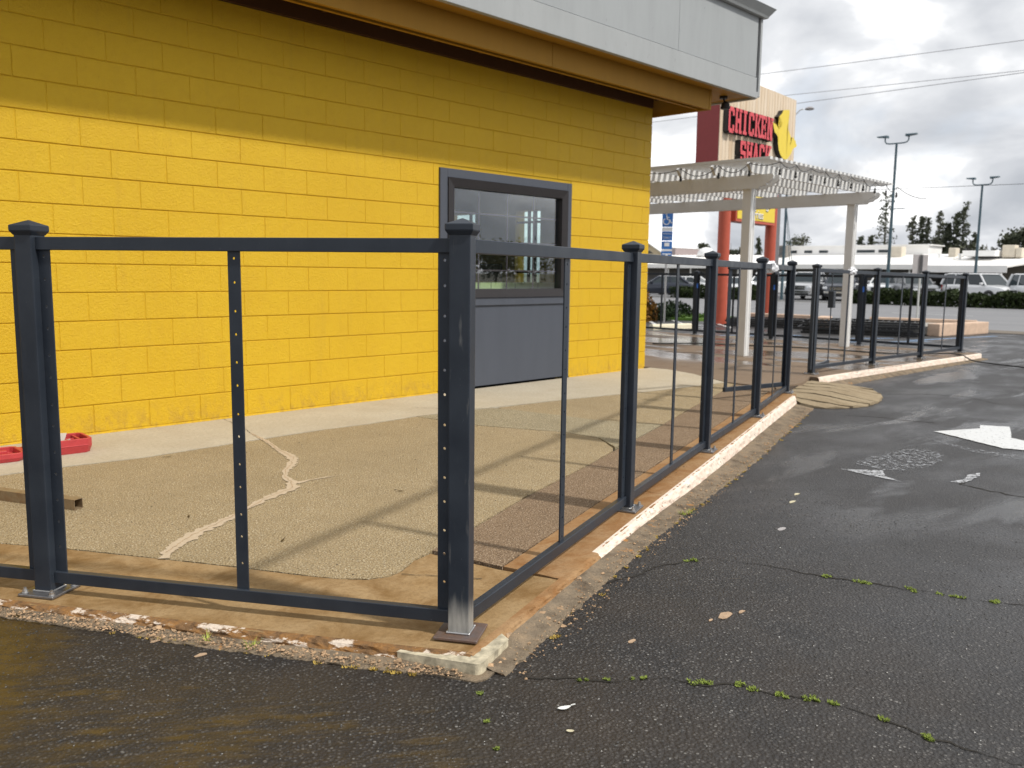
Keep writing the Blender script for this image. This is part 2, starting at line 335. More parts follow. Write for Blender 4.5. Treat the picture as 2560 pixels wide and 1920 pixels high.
def m_asphalt():
    s = Mat('wet_parking_asphalt', 0.55, 0, 0.5)
    d = s.voro(88); cell = s.voro(88, out='Color'); sc = N(s.nt, 'ShaderNodeSeparateColor'); s.L(cell, sc.inputs[0])
    stone = s.ramp(sc.outputs[0], [(0.0, (0.010, 0.010, 0.011)), (0.35, (0.028, 0.027, 0.027)), (0.60, (0.056, 0.052, 0.048)), (0.85, (0.105, 0.098, 0.092)), (0.98, (0.15, 0.145, 0.135)), (1.0, (0.34, 0.33, 0.31))])
    tar = s.mix(s.mask(s.noise(6, 4), 0.3, 0.7), (0.009, 0.008, 0.008), (0.022, 0.019, 0.017))
    col = s.mix(s.ramp(d, [(0.28, (1,1,1)), (0.46, (0,0,0))]), tar, stone)
    # greyer further out, browner close to the kerb
    film = s.math('MULTIPLY', s.mask(s.noise(2.2, 5, 0.6, (1, 6, 0)), 0.42, 0.62), s.clampmap(s.axis(0), 2.3, 1.3)); col = s.mix(s.math('MULTIPLY', film, 0.6), col, (0.034, 0.024, 0.012))
    far = s.clampmap(s.math('ADD', s.axis(0), s.math('MULTIPLY', s.axis(1), -0.8)), 0.4, 3.4)
    col = s.mix(s.math('MULTIPLY', far, 0.50), col, s.mix(s.mask(s.noise(0.9, 5), 0.35, 0.65), (0.030, 0.029, 0.030), (0.058, 0.058, 0.062)))
    brn = s.math('MULTIPLY', s.mask(s.noise(2.4, 5, 0.6, (3, 3, 0)), 0.40, 0.7), s.clampmap(s.axis(0), 4.0, 2.0)); col = s.mix(s.math('MULTIPLY', brn, 0.5), col, (0.040, 0.028, 0.018))
    # olive-brown silt washed against the left kerb: streaked sheet that thins out along the flow
    t = s.math('ADD', s.math('MULTIPLY', s.axis(0), 0.855), s.math('MULTIPLY', s.axis(1), -0.52))   # across the flow from the puddle
    rot = N(s.nt, 'ShaderNodeMapping'); rot.inputs['Rotation'].default_value = (0, 0, rad(33)); s.L(s.pos, rot.inputs[0])
    sn = N(s.nt, 'ShaderNodeMapping'); sn.inputs['Scale'].default_value = (5.0, 27, 5); s.L(rot.outputs[0], sn.inputs[0])
    stn = N(s.nt, 'ShaderNodeTexNoise'); stn.inputs['Detail'].default_value = 7; stn.inputs['Roughness'].default_value = 0.66; stn.inputs['Scale'].default_value = 1; s.L(sn.outputs[0], stn.inputs['Vector'])
    nd = s.math('ADD', s.math('ADD', s.math('MULTIPLY', s.axis(0), -0.85), s.math('MULTIPLY', s.axis(1), -0.52)), 2.514)   # metres out from the left kerb
    big_ = s.clampmap(s.noise(2.6, 3, 0.5, (1.5, 0.3, 0)), 0.32, 0.68)
    blob = s.math('MULTIPLY', s.math('MULTIPLY', s.clampmap(nd, 0.20, 0.48), s.clampmap(s.axis(0), 1.85, 1.35)), s.math('ADD', s.math('MULTIPLY', big_, 0.5), 0.5))
    reach = s.math('MAXIMUM', s.math('MULTIPLY', s.clampmap(t, -0.52, -0.90), 0.44), s.math('MULTIPLY', blob, 0.27))
    silt = s.math('ADD', stn.outputs[0], reach); silt = s.mask(silt, 0.66, 0.84)
    silt = s.math('MULTIPLY', silt, s.ramp(d, [(0.10, (0.45,)*3), (0.30, (1,1,1))]))
    siltc = s.ramp(s.noise(16, 5), [(0.3, (0.036, 0.023, 0.007)), (0.7, (0.078, 0.050, 0.015))]); col = s.mix(s.math('MULTIPLY', silt, 0.9), col, siltc)
    s.color(col)
    # wet sheen: pools of smoother film
    wet = s.mask(s.noise((0.75, 1.5, 1), 5, 0.55, (1.2, 0.4, 0), 0.3), 0.44, 0.62); wet = s.math('MULTIPLY', wet, s.clampmap(s.axis(0), 2.4, 4.2))
    bw = s.mask(s.noise((0.5, 1.8, 1), 4, 0.55, (5.2, 3.4, 0), 0.4), 0.56, 0.62); bw = s.math('MULTIPLY', bw, s.clampmap(s.axis(0), 3.6, 5.5))
    r = s.mix(wet, (0.58,)*3, (0.30,)*3); r = s.mix(s.math('MULTIPLY', bw, 0.85), r, (0.12,)*3); r = s.mix(silt, r, (0.42,)*3)
    s.rough(r)
    h = s.math('ADD', s.math('MULTIPLY', s.math('SUBTRACT', 1.0, d), 1.0), s.math('MULTIPLY', s.noise(420, 3), 0.35))
    amt = s.math('SUBTRACT', 1.0, s.math('MULTIPLY', s.math('MAXIMUM', silt, s.math('MULTIPLY', bw, 0.8)), 0.8))
    s.bump(s.math('MULTIPLY', h, amt), 0.75, 0.007); return s.m
MT['asphalt'] = m_asphalt()
def m_flat(name, a, b, rough=0.7, sc=0.6, sc2=40):
    s = Mat(name, rough, 0, 0.4); col = s.mix(s.mask(s.noise((sc, sc*0.4, sc), 5), 0.3, 0.7), a, b)
    col = s.mix(s.math('MULTIPLY', s.mask(s.noise(sc2, 3), 0.5, 0.8), 0.3), col, tuple(x*0.6 for x in a))
    s.color(col); s.bump(s.noise(sc2*2, 3), 0.3, 0.01); return s.m
MT['road'] = m_flat('road_asphalt', (0.165, 0.165, 0.172), (0.205, 0.205, 0.212), 0.6)
MT['lot'] = m_flat('far_lot_asphalt', (0.13, 0.13, 0.135), (0.16, 0.16, 0.165), 0.7)
MT['ground'] = m_flat('bare_ground', (0.12, 0.115, 0.09), (0.16, 0.15, 0.11), 0.9, 0.2)
MT['dirt'] = m_flat('brown_gravel_dirt', (0.10, 0.08, 0.06), (0.19, 0.165, 0.135), 0.9, 1.2)
def m_marking(name, c, lo=0.45, hi=0.58):
    s = Mat(name, 0.45, 0, 0.4); s.color(s.mix(s.mask(s.noise(18, 4), 0.3, 0.7), tuple(x*0.88 for x in c), c))
    tr = N(s.nt, 'ShaderNodeBsdfTransparent'); mx = N(s.nt, 'ShaderNodeMixShader')
    s.L(s.mask(s.noise(34, 6, 0.7), lo, hi), mx.inputs[0]); s.L(s.b.outputs[0], mx.inputs[1]); s.L(tr.outputs[0], mx.inputs[2]); s.L(mx.outputs[0], s.out.inputs[0]); return s.m
MT['white_paint'] = m_marking('white_road_paint', (0.66, 0.67, 0.67), 0.58, 0.68)
MT['worn_paint'] = m_marking('worn_white_road_paint', (0.34, 0.35, 0.37), 0.36, 0.50)
MT['worn_paint2'] = m_marking('half_worn_white_road_paint', (0.46, 0.47, 0.49), 0.46, 0.60)
MT['blue_paint'] = m_marking('worn_blue_road_paint', (0.20, 0.32, 0.50), 0.5, 0.6)
MT['crackfill'] = simple('crack_soil', (0.018, 0.015, 0.011), 0.95, scale=80, var=0.5)
def m_grout():
    s = Mat('pale_crack_patch', 0.9, 0, 0.2); n = s.noise(60, 5, 0.7)
    s.color(s.ramp(n, [(0.3, (0.44, 0.345, 0.235)), (0.7, (0.54, 0.445, 0.325))])); s.bump(n, 0.5, 0.004); return s.m
MT['grout'] = m_grout()
MT['moss'] = simple('bright_moss', (0.17, 0.22, 0.035), 0.9, scale=90, var=0.45)
MT['drymoss'] = simple('yellow_dry_moss', (0.40, 0.28, 0.06), 0.9, scale=90, var=0.4)
MT['chip'] = simple('grey_stone_chip', (0.055, 0.053, 0.05), 0.4, scale=70, var=0.8)
MT['rubble'] = simple('tan_rubble', (0.36, 0.24, 0.14), 0.9, scale=45, var=0.5, bump=0.5)
# everything else
MT['white_vinyl'] = simple('white_pergola_paint', (0.74, 0.74, 0.73), 0.45, var=0.03, scale=4)
MT['red'] = simple('terracotta_red_column_paint', (0.46, 0.085, 0.045), 0.5, var=0.06, scale=6)
MT['maroon'] = simple('dark_red_sign_side_paint', (0.25, 0.032, 0.032), 0.5, var=0.05, scale=6)
def m_siding():
    s = Mat('pale_wood_siding', 0.7, 0, 0.3); g = s.noise((7, 7, 0.5), 5, 0.6)
    s.color(s.ramp(g, [(0.3, (0.58, 0.44, 0.30)), (0.5, (0.66, 0.54, 0.40)), (0.7, (0.72, 0.62, 0.50))])); return s.m
MT['siding'] = m_siding()
MT['letter_red'] = simple('sign_letter_red', (0.62, 0.055, 0.07), 0.4, var=0.05, scale=8)
MT['black'] = simple('black_sign_return', (0.010, 0.009, 0.011), 0.5)
MT['sign_yellow'] = simple('sign_yellow_face', (0.74, 0.56, 0.03), 0.4, var=0.03, scale=5)
MT['white'] = simple('plain_white', (0.78, 0.78, 0.77), 0.5, var=0.03, scale=6)
MT['blue'] = simple('sign_blue', (0.03, 0.16, 0.48), 0.4, var=0.04)
MT['greyback'] = simple('grey_sign_back', (0.36, 0.34, 0.34), 0.6, var=0.1, scale=7)
MT['case'] = simple('red_plastic_case', (0.46, 0.045, 0.05), 0.45, var=0.1, scale=25, bump=0.1)
MT['tool'] = simple('tool_steel', (0.5, 0.5, 0.5), 0.3, 0.8)
MT['paper'] = simple('white_paper_label', (0.72, 0.70, 0.64), 0.7, var=0.05)
MT['hose'] = simple('black_hose_rubber', (0.014, 0.014, 0.014), 0.45)
MT['wire'] = simple('dark_cable', (0.05, 0.05, 0.055), 0.6)
MT['powerwire'] = simple('weathered_power_cable', (0.34, 0.34, 0.36), 0.7)
MT['bulb'] = simple('dark_bulb_socket', (0.015, 0.014, 0.013), 0.4)
MT['pole'] = simple('blue_grey_pole_paint', (0.055, 0.10, 0.125), 0.45, var=0.05)
MT['bluetape'] = simple('blue_tape', (0.03, 0.12, 0.45), 0.6)
MT['plastic'] = simple('crumpled_white_plastic', (0.72, 0.73, 0.76), 0.35, var=0.05, scale=40, bump=0.6)
MT['stop'] = simple('cream_wheel_stop_concrete', (0.72, 0.66, 0.50), 0.8, var=0.08, scale=10, bump=0.2)
MT['pinkblock'] = simple('pink_kerb_block', (0.58, 0.42, 0.31), 0.85, var=0.12, scale=9, bump=0.2)
MT['yellowstop'] = simple('yellow_kerb_paint', (0.70, 0.47, 0.05), 0.7, var=0.1, scale=9)
MT['roofwhite'] = simple('white_metal_roof', (0.86, 0.85, 0.83), 0.55, var=0.05, scale=0.6)
MT['rooftan'] = simple('pale_tan_roof_unit', (0.60, 0.54, 0.44), 0.7, var=0.08, scale=2)
MT['wallbrown'] = simple('brown_far_wall', (0.20, 0.185, 0.165), 0.8, var=0.1, scale=2)
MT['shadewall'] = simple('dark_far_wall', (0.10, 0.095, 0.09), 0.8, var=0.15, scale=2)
MT['cream'] = simple('cream_house_wall', (0.62, 0.52, 0.36), 0.8, var=0.05, scale=2)
MT['pinkwall'] = simple('dusty_pink_wall', (0.45, 0.37, 0.37), 0.8, var=0.05, scale=2)
MT['leafwhite'] = simple('bleached_white_leaf', (0.74, 0.75, 0.72), 0.6, var=0.06, scale=60)
MT['leafcream'] = simple('cream_petal', (0.55, 0.50, 0.34), 0.6, var=0.1, scale=60)
MT['leaftan'] = simple('tan_paper_scrap', (0.40, 0.28, 0.18), 0.8, var=0.2, scale=60)
MT['leafdark'] = simple('dark_wet_leaf', (0.045, 0.03, 0.018), 0.5, var=0.2, scale=60)
def m_leaf(name, a, b, sc=3):
    s = Mat(name, 0.7, 0, 0.2); s.color(s.ramp(s.noise(sc, 3), [(0.3, a), (0.7, b)])); return s.m
MT['hedge'] = m_leaf('hedge_green', (0.014, 0.024, 0.007), (0.034, 0.050, 0.013), 2)
MT['pine'] = m_leaf('pine_green', (0.062, 0.075, 0.052), (0.115, 0.125, 0.080), 0.5)
MT['olive'] = m_leaf('olive_tree_green', (0.085, 0.095, 0.070), (0.15, 0.155, 0.105), 0.5)
MT['rustshrub'] = m_leaf('rust_orange_foliage', (0.10, 0.045, 0.01), (0.24, 0.12, 0.02), 3)
MT['shrub'] = m_leaf('dark_shrub_green', (0.016, 0.032, 0.012), (0.035, 0.06, 0.02), 3)
MT['grass'] = m_leaf('lawn_green', (0.05, 0.11, 0.015), (0.10, 0.18, 0.03), 5)
MT['bark'] = simple('grey_bark', (0.10, 0.085, 0.07), 0.9, scale=4, var=0.3)
def m_glass(name, tint, base=0.10, refl=0.9):
    s = Mat(name, 0.0); s.nt.nodes.remove(s.b)
    tr = N(s.nt, 'ShaderNodeBsdfTransparent'); tr.inputs[0].default_value = (*tint, 1)
    gl = N(s.nt, 'ShaderNodeBsdfGlossy'); gl.inputs['Roughness'].default_value = 0.0; gl.inputs[0].default_value = (0.95, 0.93, 0.97, 1)
    lw = N(s.nt, 'ShaderNodeLayerWeight'); lw.inputs[0].default_value = 0.5
    mx = N(s.nt, 'ShaderNodeMixShader'); s.L(s.math('ADD', s.math('MULTIPLY', s.math('POWER', lw.outputs['Facing'], 4.0), refl), base), mx.inputs[0])
    s.L(tr.outputs[0], mx.inputs[1]); s.L(gl.outputs[0], mx.inputs[2]); s.L(mx.outputs[0], s.out.inputs[0]); return s.m
MT['glass'] = m_glass('tinted_window_glass', (0.90, 0.97, 0.96), 0.12)
MT['carglass'] = simple('dark_car_glass', (0.03, 0.04, 0.045), 0.08)
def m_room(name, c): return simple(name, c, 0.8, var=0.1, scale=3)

# ================================================================== GROUND
WALLY = 6.4812
def za(x):   # asphalt height
    pts = [(-400, -.018), (0.9, -.018), (1.5, -.042), (2.2, -.05), (3.0, -.048), (3.7, -.058), (4.7, -.088), (6, -.112), (8, -.12), (16.5, -.165), (25.5, -.19), (27, -.23), (48, -.27), (52, -.33), (4000, -.33)]
    for (a, za_), (b, zb) in zip(pts[:-1], pts[1:]):
        if a <= x <= b: return za_ + (zb-za_)*(x-a)/(b-a)
    return -.33
def strip_sheet(name, xs, y0, y1, dz, mat, ny=1):
    m = MB(); v = []; f = []
    for x in xs:
        for j in range(ny+1): v.append((x, y0+(y1-y0)*j/ny, za(x)+dz))
    n = ny+1
    for i in range(len(xs)-1):
        for j in range(ny): f.append((i*n+j, (i+1)*n+j, (i+1)*n+j+1, i*n+j+1))
    return kind(m.add(v, f).build(name, mat), 'structure')
strip_sheet('ground', [-400, .9, 1.5, 2.2, 3, 3.7, 4.7, 6, 8, 16.5, 25.5, 27, 48, 52, 2500], -1500, 1500, -.012, MT['ground'])
strip_sheet('parking_lot', [-30, .9, 1.5, 2.2, 3, 3.7, 4.7, 6, 8, 12, 16.5, 22, 25.3], -60, 40, 0, MT['asphalt'])
strip_sheet('road', [26.6, 27, 48, 48.6], -300, 300, 0, MT['road'])
strip_sheet('far_parking_lot', [50.4, 52, 78], -120, 140, 0, MT['lot'])
strip_sheet('verge', [24.6, 25.5, 26.62], -60, 60, .012, MT['dirt'])

def jitter_poly(poly, step, amp, inset):
    """resample a polygon, move its edge inward by inset and roughen it"""
    P = [Vector((x, y, 0)) for x, y in poly]
    A = sum(P[i].x*P[(i+1) % len(P)].y - P[(i+1) % len(P)].x*P[i].y for i in range(len(P)))
    if A < 0: P.reverse()
    R = resample(P+[P[0]], step)[:-1]; out = []
    for i, p in enumerate(R):
        t = (R[(i+1) % len(R)]-R[i-1]).normalized(); nrm = Vector((-t.y, t.x, 0))
        k = mnoise.noise(p*14)*amp + mnoise.noise(p*47)*amp*0.6
        q = p + nrm*(inset + k); out.append((q.x, q.y))
    return out
def poly_slab(name, poly, ztop, th, mat, parent=None, step=.06, amp=.004, inset=.004, slope=None):
    pts = jitter_poly(poly, step, amp, inset)
    bm = bmesh.new(); zt = (lambda x: ztop) if slope is None else (lambda x: ztop+slope(x))
    vs = [bm.verts.new((x, y, zt(x))) for x, y in pts]
    f = bm.faces.new(vs)
    r = bmesh.ops.extrude_face_region(bm, geom=[f]); 
    for e in r['geom']:
        if isinstance(e, bmesh.types.BMVert): e.co.z -= 0.0
    down = [e for e in r['geom'] if isinstance(e, bmesh.types.BMVert)]
    for v in vs: v.co.z -= th
    bmesh.ops.recalc_face_normals(bm, faces=bm.faces)
    bmesh.ops.triangulate(bm, faces=[x for x in bm.faces if len(x.verts) > 4])
    me = bpy.data.meshes.new(name); bm.to_mesh(me); bm.free(); me.materials.append(mat)
    o = bpy.data.objects.new(name, me); C.objects.link(o)
    if parent: o.parent = parent
    return o
def ribbon(name, pts, width, z, mat, parent=None, step=.02, jit=.5, th=.0015, wfun=None, meander=.006):
    """thin irregular strip lying on the ground"""
    R = resample([(p[0], p[1], 0) for p in pts], step); L = []; Rr = []
    for i, p in enumerate(R):
        t = (R[min(i+1, len(R)-1)]-R[max(i-1, 0)]).normalized(); nn = Vector((-t.y, t.x, 0))
        w = (width if wfun is None else wfun(i/(len(R)-1)))
        a = w*(0.5+jit*.8*(mnoise.noise(p*19+Vector((3, 0, 0)))+.55*mnoise.noise(p*75))); b = w*(0.5+jit*.8*(mnoise.noise(p*19+Vector((0, 9, 0)))+.55*mnoise.noise(p*75+Vector((5, 5, 0)))))
        mo = nn*(mnoise.noise(p*22)*meander + mnoise.noise(p*7)*meander*1.5)
        L.append(p+mo+nn*max(a, w*.08)); Rr.append(p+mo-nn*max(b, w*.08))
    n = len(R); zz = z if callable(z) else (lambda x: z)
    v = [(q.x, q.y, zz(q.x)+th) for q in L] + [(q.x, q.y, zz(q.x)+th) for q in Rr]
    f = [(i, n+i, n+i+1, i+1) for i in range(n-1)]
    return MB().add(v, f).build(name, mat, parent)

patio = structure('patio')
slopeX = lambda x: -0.0112*max(0, x-10.3)
# soil bed under the joints
poly_slab('soil_bed', [(-.9, 6.5), (1.05, 3.35), (1.86, 2.0), (8.3, 4.12), (10.2, 4.66), (15.9, 4.66), (15.9, 12.5), (9.3, 12.5), (9.3, 6.5)], -.022, .05, MT['soil'], patio, slope=lambda x: 1.4*slopeX(x))
A_front = [(0.167, 5.6), (0.7, 4.77), (1.093, 4.159), (1.28, 3.868), (1.507, 3.468), (1.678, 3.163), (1.825, 2.88), (1.90, 2.755), (1.975, 2.675), (2.054, 2.642), (2.13, 2.655), (2.25, 2.72), (2.411, 2.774)]
A_right = [(2.665, 2.86), (2.802, 2.906), (3.329, 3.10), (3.809, 3.247), (4.161, 3.352), (4.69, 3.53)]
B_bot = [(4.778, 3.597), (4.984, 3.885), (4.975, 4.242), (4.854, 4.489), (4.697, 4.869), (4.60, 5.53)]
B_top = [(5.838, 3.902), (5.724, 4.101), (5.60, 4.445), (5.54, 4.9), (5.45, 5.335), (5.40, 5.44)]
poly_slab('paving_slab', A_front + A_right + B_bot + [(4.1, 5.50), (3.7, 5.53), (3.03, 5.505), (2.27, 5.46), (1.84, 5.52), (1.0, 5.56)], 0, .05, MT['aggA'], patio, .045, .006)
poly_slab('paving_slab', [(4.80, 3.60), (5.134, 3.674)] + B_top + [(4.62, 5.53)] + B_bot[:0:-1], 0.001, .05, MT['aggB'], patio, .045, .005)
poly_slab('paving_slab', [(5.855, 3.91), (7.087, 4.33), (7.953, 4.604), (8.66, 4.85), (8.70, 4.99), (7.5, 5.12), (6.25, 5.34)] + [(5.46, 5.42)] + B_top[-2:0:-1] + [(5.74, 4.1)], -.001, .05, MT['aggA'], patio, .05, .004)
# kerb lines
kl = [(-1.02, 6.60), (0.20, 4.60), (0.887, 3.423), (1.377, 2.583), (1.685, 2.075), (1.80, 1.895)]
kr = [(1.80, 1.895), (2.868, 2.245), (3.414, 2.425), (4.25, 2.69), (5.226, 3.0), (6.743, 3.482), (8.30, 3.965)]
def off_line(P, d):   # shift a polyline to its left by d
    out = []
    for i, p in enumerate(P):
        a = Vector(P[max(i-1, 0)]); b = Vector(P[min(i+1, len(P)-1)]); t = (b-a).normalized(); out.append((p[0]-t.y*d, p[1]+t.x*d))
    return out
kin = off_line(kr, .28)
# front tan band (inside the left kerb) up to the joint near the corner
poly_slab('paving_slab', kl[:-1] + [(1.81, 1.905), (2.50, 2.127), (2.52, 2.135), (2.43, 2.40), (2.36, 2.745)] + A_front[-2::-1] + [(-.38, 6.46)], -.002, .05, MT['band'], patio, .05, .004, .002)
# brown aggregate strips between the tan field and the kerb band
J = [((2.39, 2.755), (2.46, 2.42)), ((4.17, 3.35), (4.27, 2.96)), ((5.85, 3.893), (5.96, 3.50)), ((7.09, 4.332), (7.20, 3.90)), ((8.64, 4.84), (8.72, 4.385))]
def on_line(P, x):
    for a, b in zip(P[:-1], P[1:]):
        if a[0] <= x <= b[0]: return a[1]+(b[1]-a[1])*(x-a[0])/(b[0]-a[0])
    return P[-1][1]+(x-P[-1][0])*.33
inner = [(2.411, 2.774)]+A_right+[(5.134, 3.674), (5.85, 3.905), (7.09, 4.332), (8.64, 4.84)]
for (a, b) in zip(J[:-1], J[1:]):
    xs = np.linspace(a[0][0], b[0][0], 6); xo = np.linspace(a[1][0], b[1][0], 6)
    top = [(x, on_line(inner, x)) for x in xs]; bot = [(x, on_line(kin, x)) for x in xo]
    poly_slab('paving_slab', bot + top[::-1], -.001, .05, MT['aggD'], patio, .05, .004)
# rust-stained band behind the right kerb, in lengths
ks = [2.47, 3.9, 5.3, 6.7, 8.36]
for a, b in zip(ks[:-1], ks[1:]):
    xs = np.linspace(a, b, 6)
    poly_slab('paving_slab', [(x+.06, on_line(kr, x+.06)) for x in xs] + [(x, on_line(kin, x)-.0) for x in xs[::-1]], -.0015, .05, MT['kband'], patio, .05, .003, .002)
# pale dry strip along the wall
pb = [(-.30, 6.40), (0.2, 5.57), (1.0, 5.57), (1.84, 5.53), (2.27, 5.47), (3.03, 5.515), (3.7, 5.54), (4.1, 5.51), (4.62, 5.54), (5.42, 5.46), (6.25, 5.35), (7.5, 5.13), (8.72, 5.0), (9.164, 5.707), (9.35, 6.2), (9.35, 6.475), (-.3, 6.475)]
poly_slab('paving_slab', pb, .001, .05, MT['pale'], patio, .05, .007)
# damp terrace slabs beyond the building corner
gx = [(8.74, 11.3), (11.3, 13.7), (13.7, 15.75)]; gy = [(4.62, 6.3), (6.3, 8.3), (8.3, 10.4), (10.4, 12.4)]
for (x0, x1) in gx:
    for (y0, y1) in gy:
        if x0 < 9: P = [(8.74 if y0 < 5 else 9.22, 4.42 if y0 < 5 else y0), (9.4, 4.42), (10.1, 4.62), (x1, 4.62), (x1, y1), (9.40 if y0 < 6.2 else 9.24, y1)] if y0 < 5 else [(9.40, y0), (x1, y0), (x1, y1), (9.40, y1)]
        else: P = [(x0, y0), (x1, y0), (x1, y1), (x0, y1)]
        if x0 < 9 and y0 < 5: P = [(8.76, 4.40), (9.4, 4.40), (10.05, 4.62), (x1, 4.62), (x1, y1), (9.37, y1), (9.18, 5.72), (8.76, 5.0)]
        poly_slab('paving_slab', P, -.003, .06, MT['patio_wet'], patio, .12, .003, .004, slope=slopeX)

# kerb nose, face and gutter pan as one swept strip per side
def kerb(name, P, mats, shape, seed, chips, zf=None, paint_from=-99):
    R = resample([(x, y, 0) for x, y in P], .022); v = []; f = []; mi = []; n = 12
    for i, p in enumerate(R):
        t = (R[min(i+1, len(R)-1)]-R[max(i-1, 0)]).normalized(); out = Vector((t.y, -t.x, 0)); fh, gw, za_ = shape(p)
        dr = -za_-fh
        prof = [(-.02, -.001, 0), (-.002, -.0015, .3), (.008, -.15*fh, .8), (.015, -.42*fh, .9), (.019, -.75*fh, .8), (.022, -fh, .6), (.022+.12*gw, -fh-.12*dr, .9), (.022+.35*gw, -fh-.35*dr, 1.1), (.022+.65*gw, -fh-.62*dr, 1.2), (.022+.92*gw, -fh-.95*dr+.006, 1.3), (.022+1.0*gw, -fh-1.0*dr+.001, 1.2), (.022+gw+.03, -fh-dr-.03, .3)]
        for k, (d, z, ch) in enumerate(prof):
            nz = mnoise.noise(p*9+Vector((seed, k*.7, 0))); n2 = mnoise.noise(p*33+Vector((seed, k*1.3, 4)))
            dd = d + ch*chips*(nz*.8+n2*.7); zz = z + ch*chips*.4*(n2*.8+nz*.4) - (abs(min(0, nz+.25))*chips*ch*1.0)
            v.append((p.x+out.x*dd, p.y+out.y*dd, zz + (zf(p.x) if zf else 0)))
    for i in range(len(R)-1):
        for k in range(n-1):
            f.append((i*n+k, i*n+k+1, (i+1)*n+k+1, (i+1)*n+k)); mi.append((0 if R[i].x > paint_from+.12*mnoise.noise(R[i]*20) else 2) if k < 5 else 1)
    m = MB(); m.v = v; m.f = f; m.m = mi
    return kind(m.build(name, mats), 'structure')
def lerp_tab(T, x):
    for (a, b), (c_, d) in zip(T[:-1], T[1:]):
        if a <= x <= c_: return b+(d-b)*(x-a)/(c_-a)
    return T[-1][1] if x > T[-1][0] else T[0][1]
sh_r = lambda p: (lerp_tab([(1.8, .022), (2.7, .020), (3.2, .030), (3.7, .042), (4.5, .068), (5.5, .080), (8.3, .085)], p.x), lerp_tab([(1.8, .10), (3.0, .10), (4.0, .12), (5.5, .16), (8.3, .17)], p.x), za(p.x))
sh_l = lambda p: (lerp_tab([(0, .008), (.95, .012), (1.3, .022), (1.8, .028)], p.x), lerp_tab([(0, .07), (1.0, .075), (1.5, .07), (1.8, .05)], p.x), za(p.x))
sh_2 = lambda p: (.075, .10, za(p.x)-slopeX(p.x))
kerb('kerb', kr[:1]+[(2.3, 2.058)]+kr[1:], [MT['kpaint'], MT['gutter'], MT['kband']], sh_r, 3.0, .010, paint_from=2.85)
kerb('kerb', kl, [MT['krust'], MT['gutter'], MT['krust']], sh_l, 11.0, .012)
k2 = [(10.02, 4.50), (11.033, 4.50), (12.357, 4.49), (13.684, 4.47), (15.1, 4.44), (16.25, 4.44), (16.36, 4.55), (16.36, 12.4)]
kerb('kerb', k2, [MT['kpaint'], MT['gutter'], MT['krust']], sh_2, 5.0, .010, zf=slopeX)
poly_slab('paving_slab', [(10.06, 4.505), (15.1, 4.45), (16.25, 4.45), (16.35, 4.55), (16.35, 12.4), (15.77, 12.4), (15.77, 4.64), (10.06, 4.64)], -.004, .06, MT['patio_wet'], patio, .1, .003, .003, slope=slopeX)
# bare broken concrete at the corner and the first part of the right kerb
m = MB()
for i in range(60):
    t = random.random(); a = Vector((1.81, 1.90)).lerp(Vector((2.9, 2.26)), t**1.2) if random.random() < .6 else Vector((1.81, 1.90)).lerp(Vector((1.2, 2.88)), t)
    o_ = random.uniform(.0, .10) if a.x <= 1.81 else random.uniform(0, .14); d = Vector((.33, -.94)) if a.x > 1.81 else Vector((-.85, -.52))
    p = a + d*o_; r = random.uniform(.004, .015)*(1.2-o_*3)
    z = -.012+(za(a.x)+.012)*min(1, o_/.10)
    pts = [Vector((random.gauss(0, 1), random.gauss(0, 1), random.gauss(0, 1)))for _ in range(9)]
    bm = bmesh.new(); [bm.verts.new((p.x+q.normalized().x*r*1.3, p.y+q.normalized().y*r*1.2, z+q.normalized().z*r*.7)) for q in pts]
    bmesh.ops.convex_hull(bm, input=bm.verts[:]); bm.verts.index_update()
    m.add([tuple(q.co) for q in bm.verts], [tuple(x.index for x in q.verts) for q in bm.faces]); bm.free()
kind(m.build('rubble', MT['rubble']), 'stuff')
# concrete wedge under the corner post plate
cb = MB(); P = [(1.650, 2.085), (1.770, 1.838), (1.79, 1.833), (1.975, 1.897), (2.0, 1.97), (1.90, 2.13)]
cb.prism([(x, y) for x, y in P], -.085, -.004)
o = cb.build('kerb', simple('weathered_pale_concrete', (0.44, 0.39, 0.28), 0.85, var=0.5, scale=26, bump=0.6), None, bevel=.014, seg=3); kind(o, 'structure')
mcol = MB().prism([(1.625, 2.07), (1.735, 1.815), (1.775, 1.800), (2.00, 1.87), (2.03, 1.95), (1.96, 2.02)], -.09, -.040); kind(mcol.build('kerb', MT['gutter'], None, bevel=.008), 'structure')

# crack repair across the tan field
rep = [(3.22, 5.79), (3.196, 5.724), (3.128, 5.398), (3.044, 5.119), (2.972, 4.818), (2.883, 4.674), (2.742, 4.521), (2.65, 4.391), (2.62, 4.25), (2.58, 4.19), (2.547, 4.135), (2.404, 4.073), (2.165, 3.935), (2.032, 3.84), (1.852, 3.744), (1.694, 3.65), (1.554, 3.517), (1.514, 3.455)]
kind(ribbon('crack_patch', rep, .045, .001, MT['grout'], None, .012, .55, .0025, lambda t: .006+.056*min(1, t*4.2)*(.8+.3*math.sin(t*23)), .004), 'structure')
kind(ribbon('crack_patch', [(2.62, 4.21), (2.72, 4.222), (2.82, 4.216), (2.95, 4.205)], .03, .001, MT['grout'], None, .012, .7, .0021, lambda t: .030*(1-t*.9), .004), 'structure')
kind(ribbon('crack', rep[1:-1], .004, .002, MT['rubble'], None, .01, .9, .0028, lambda t: .0032, .010), 'structure')
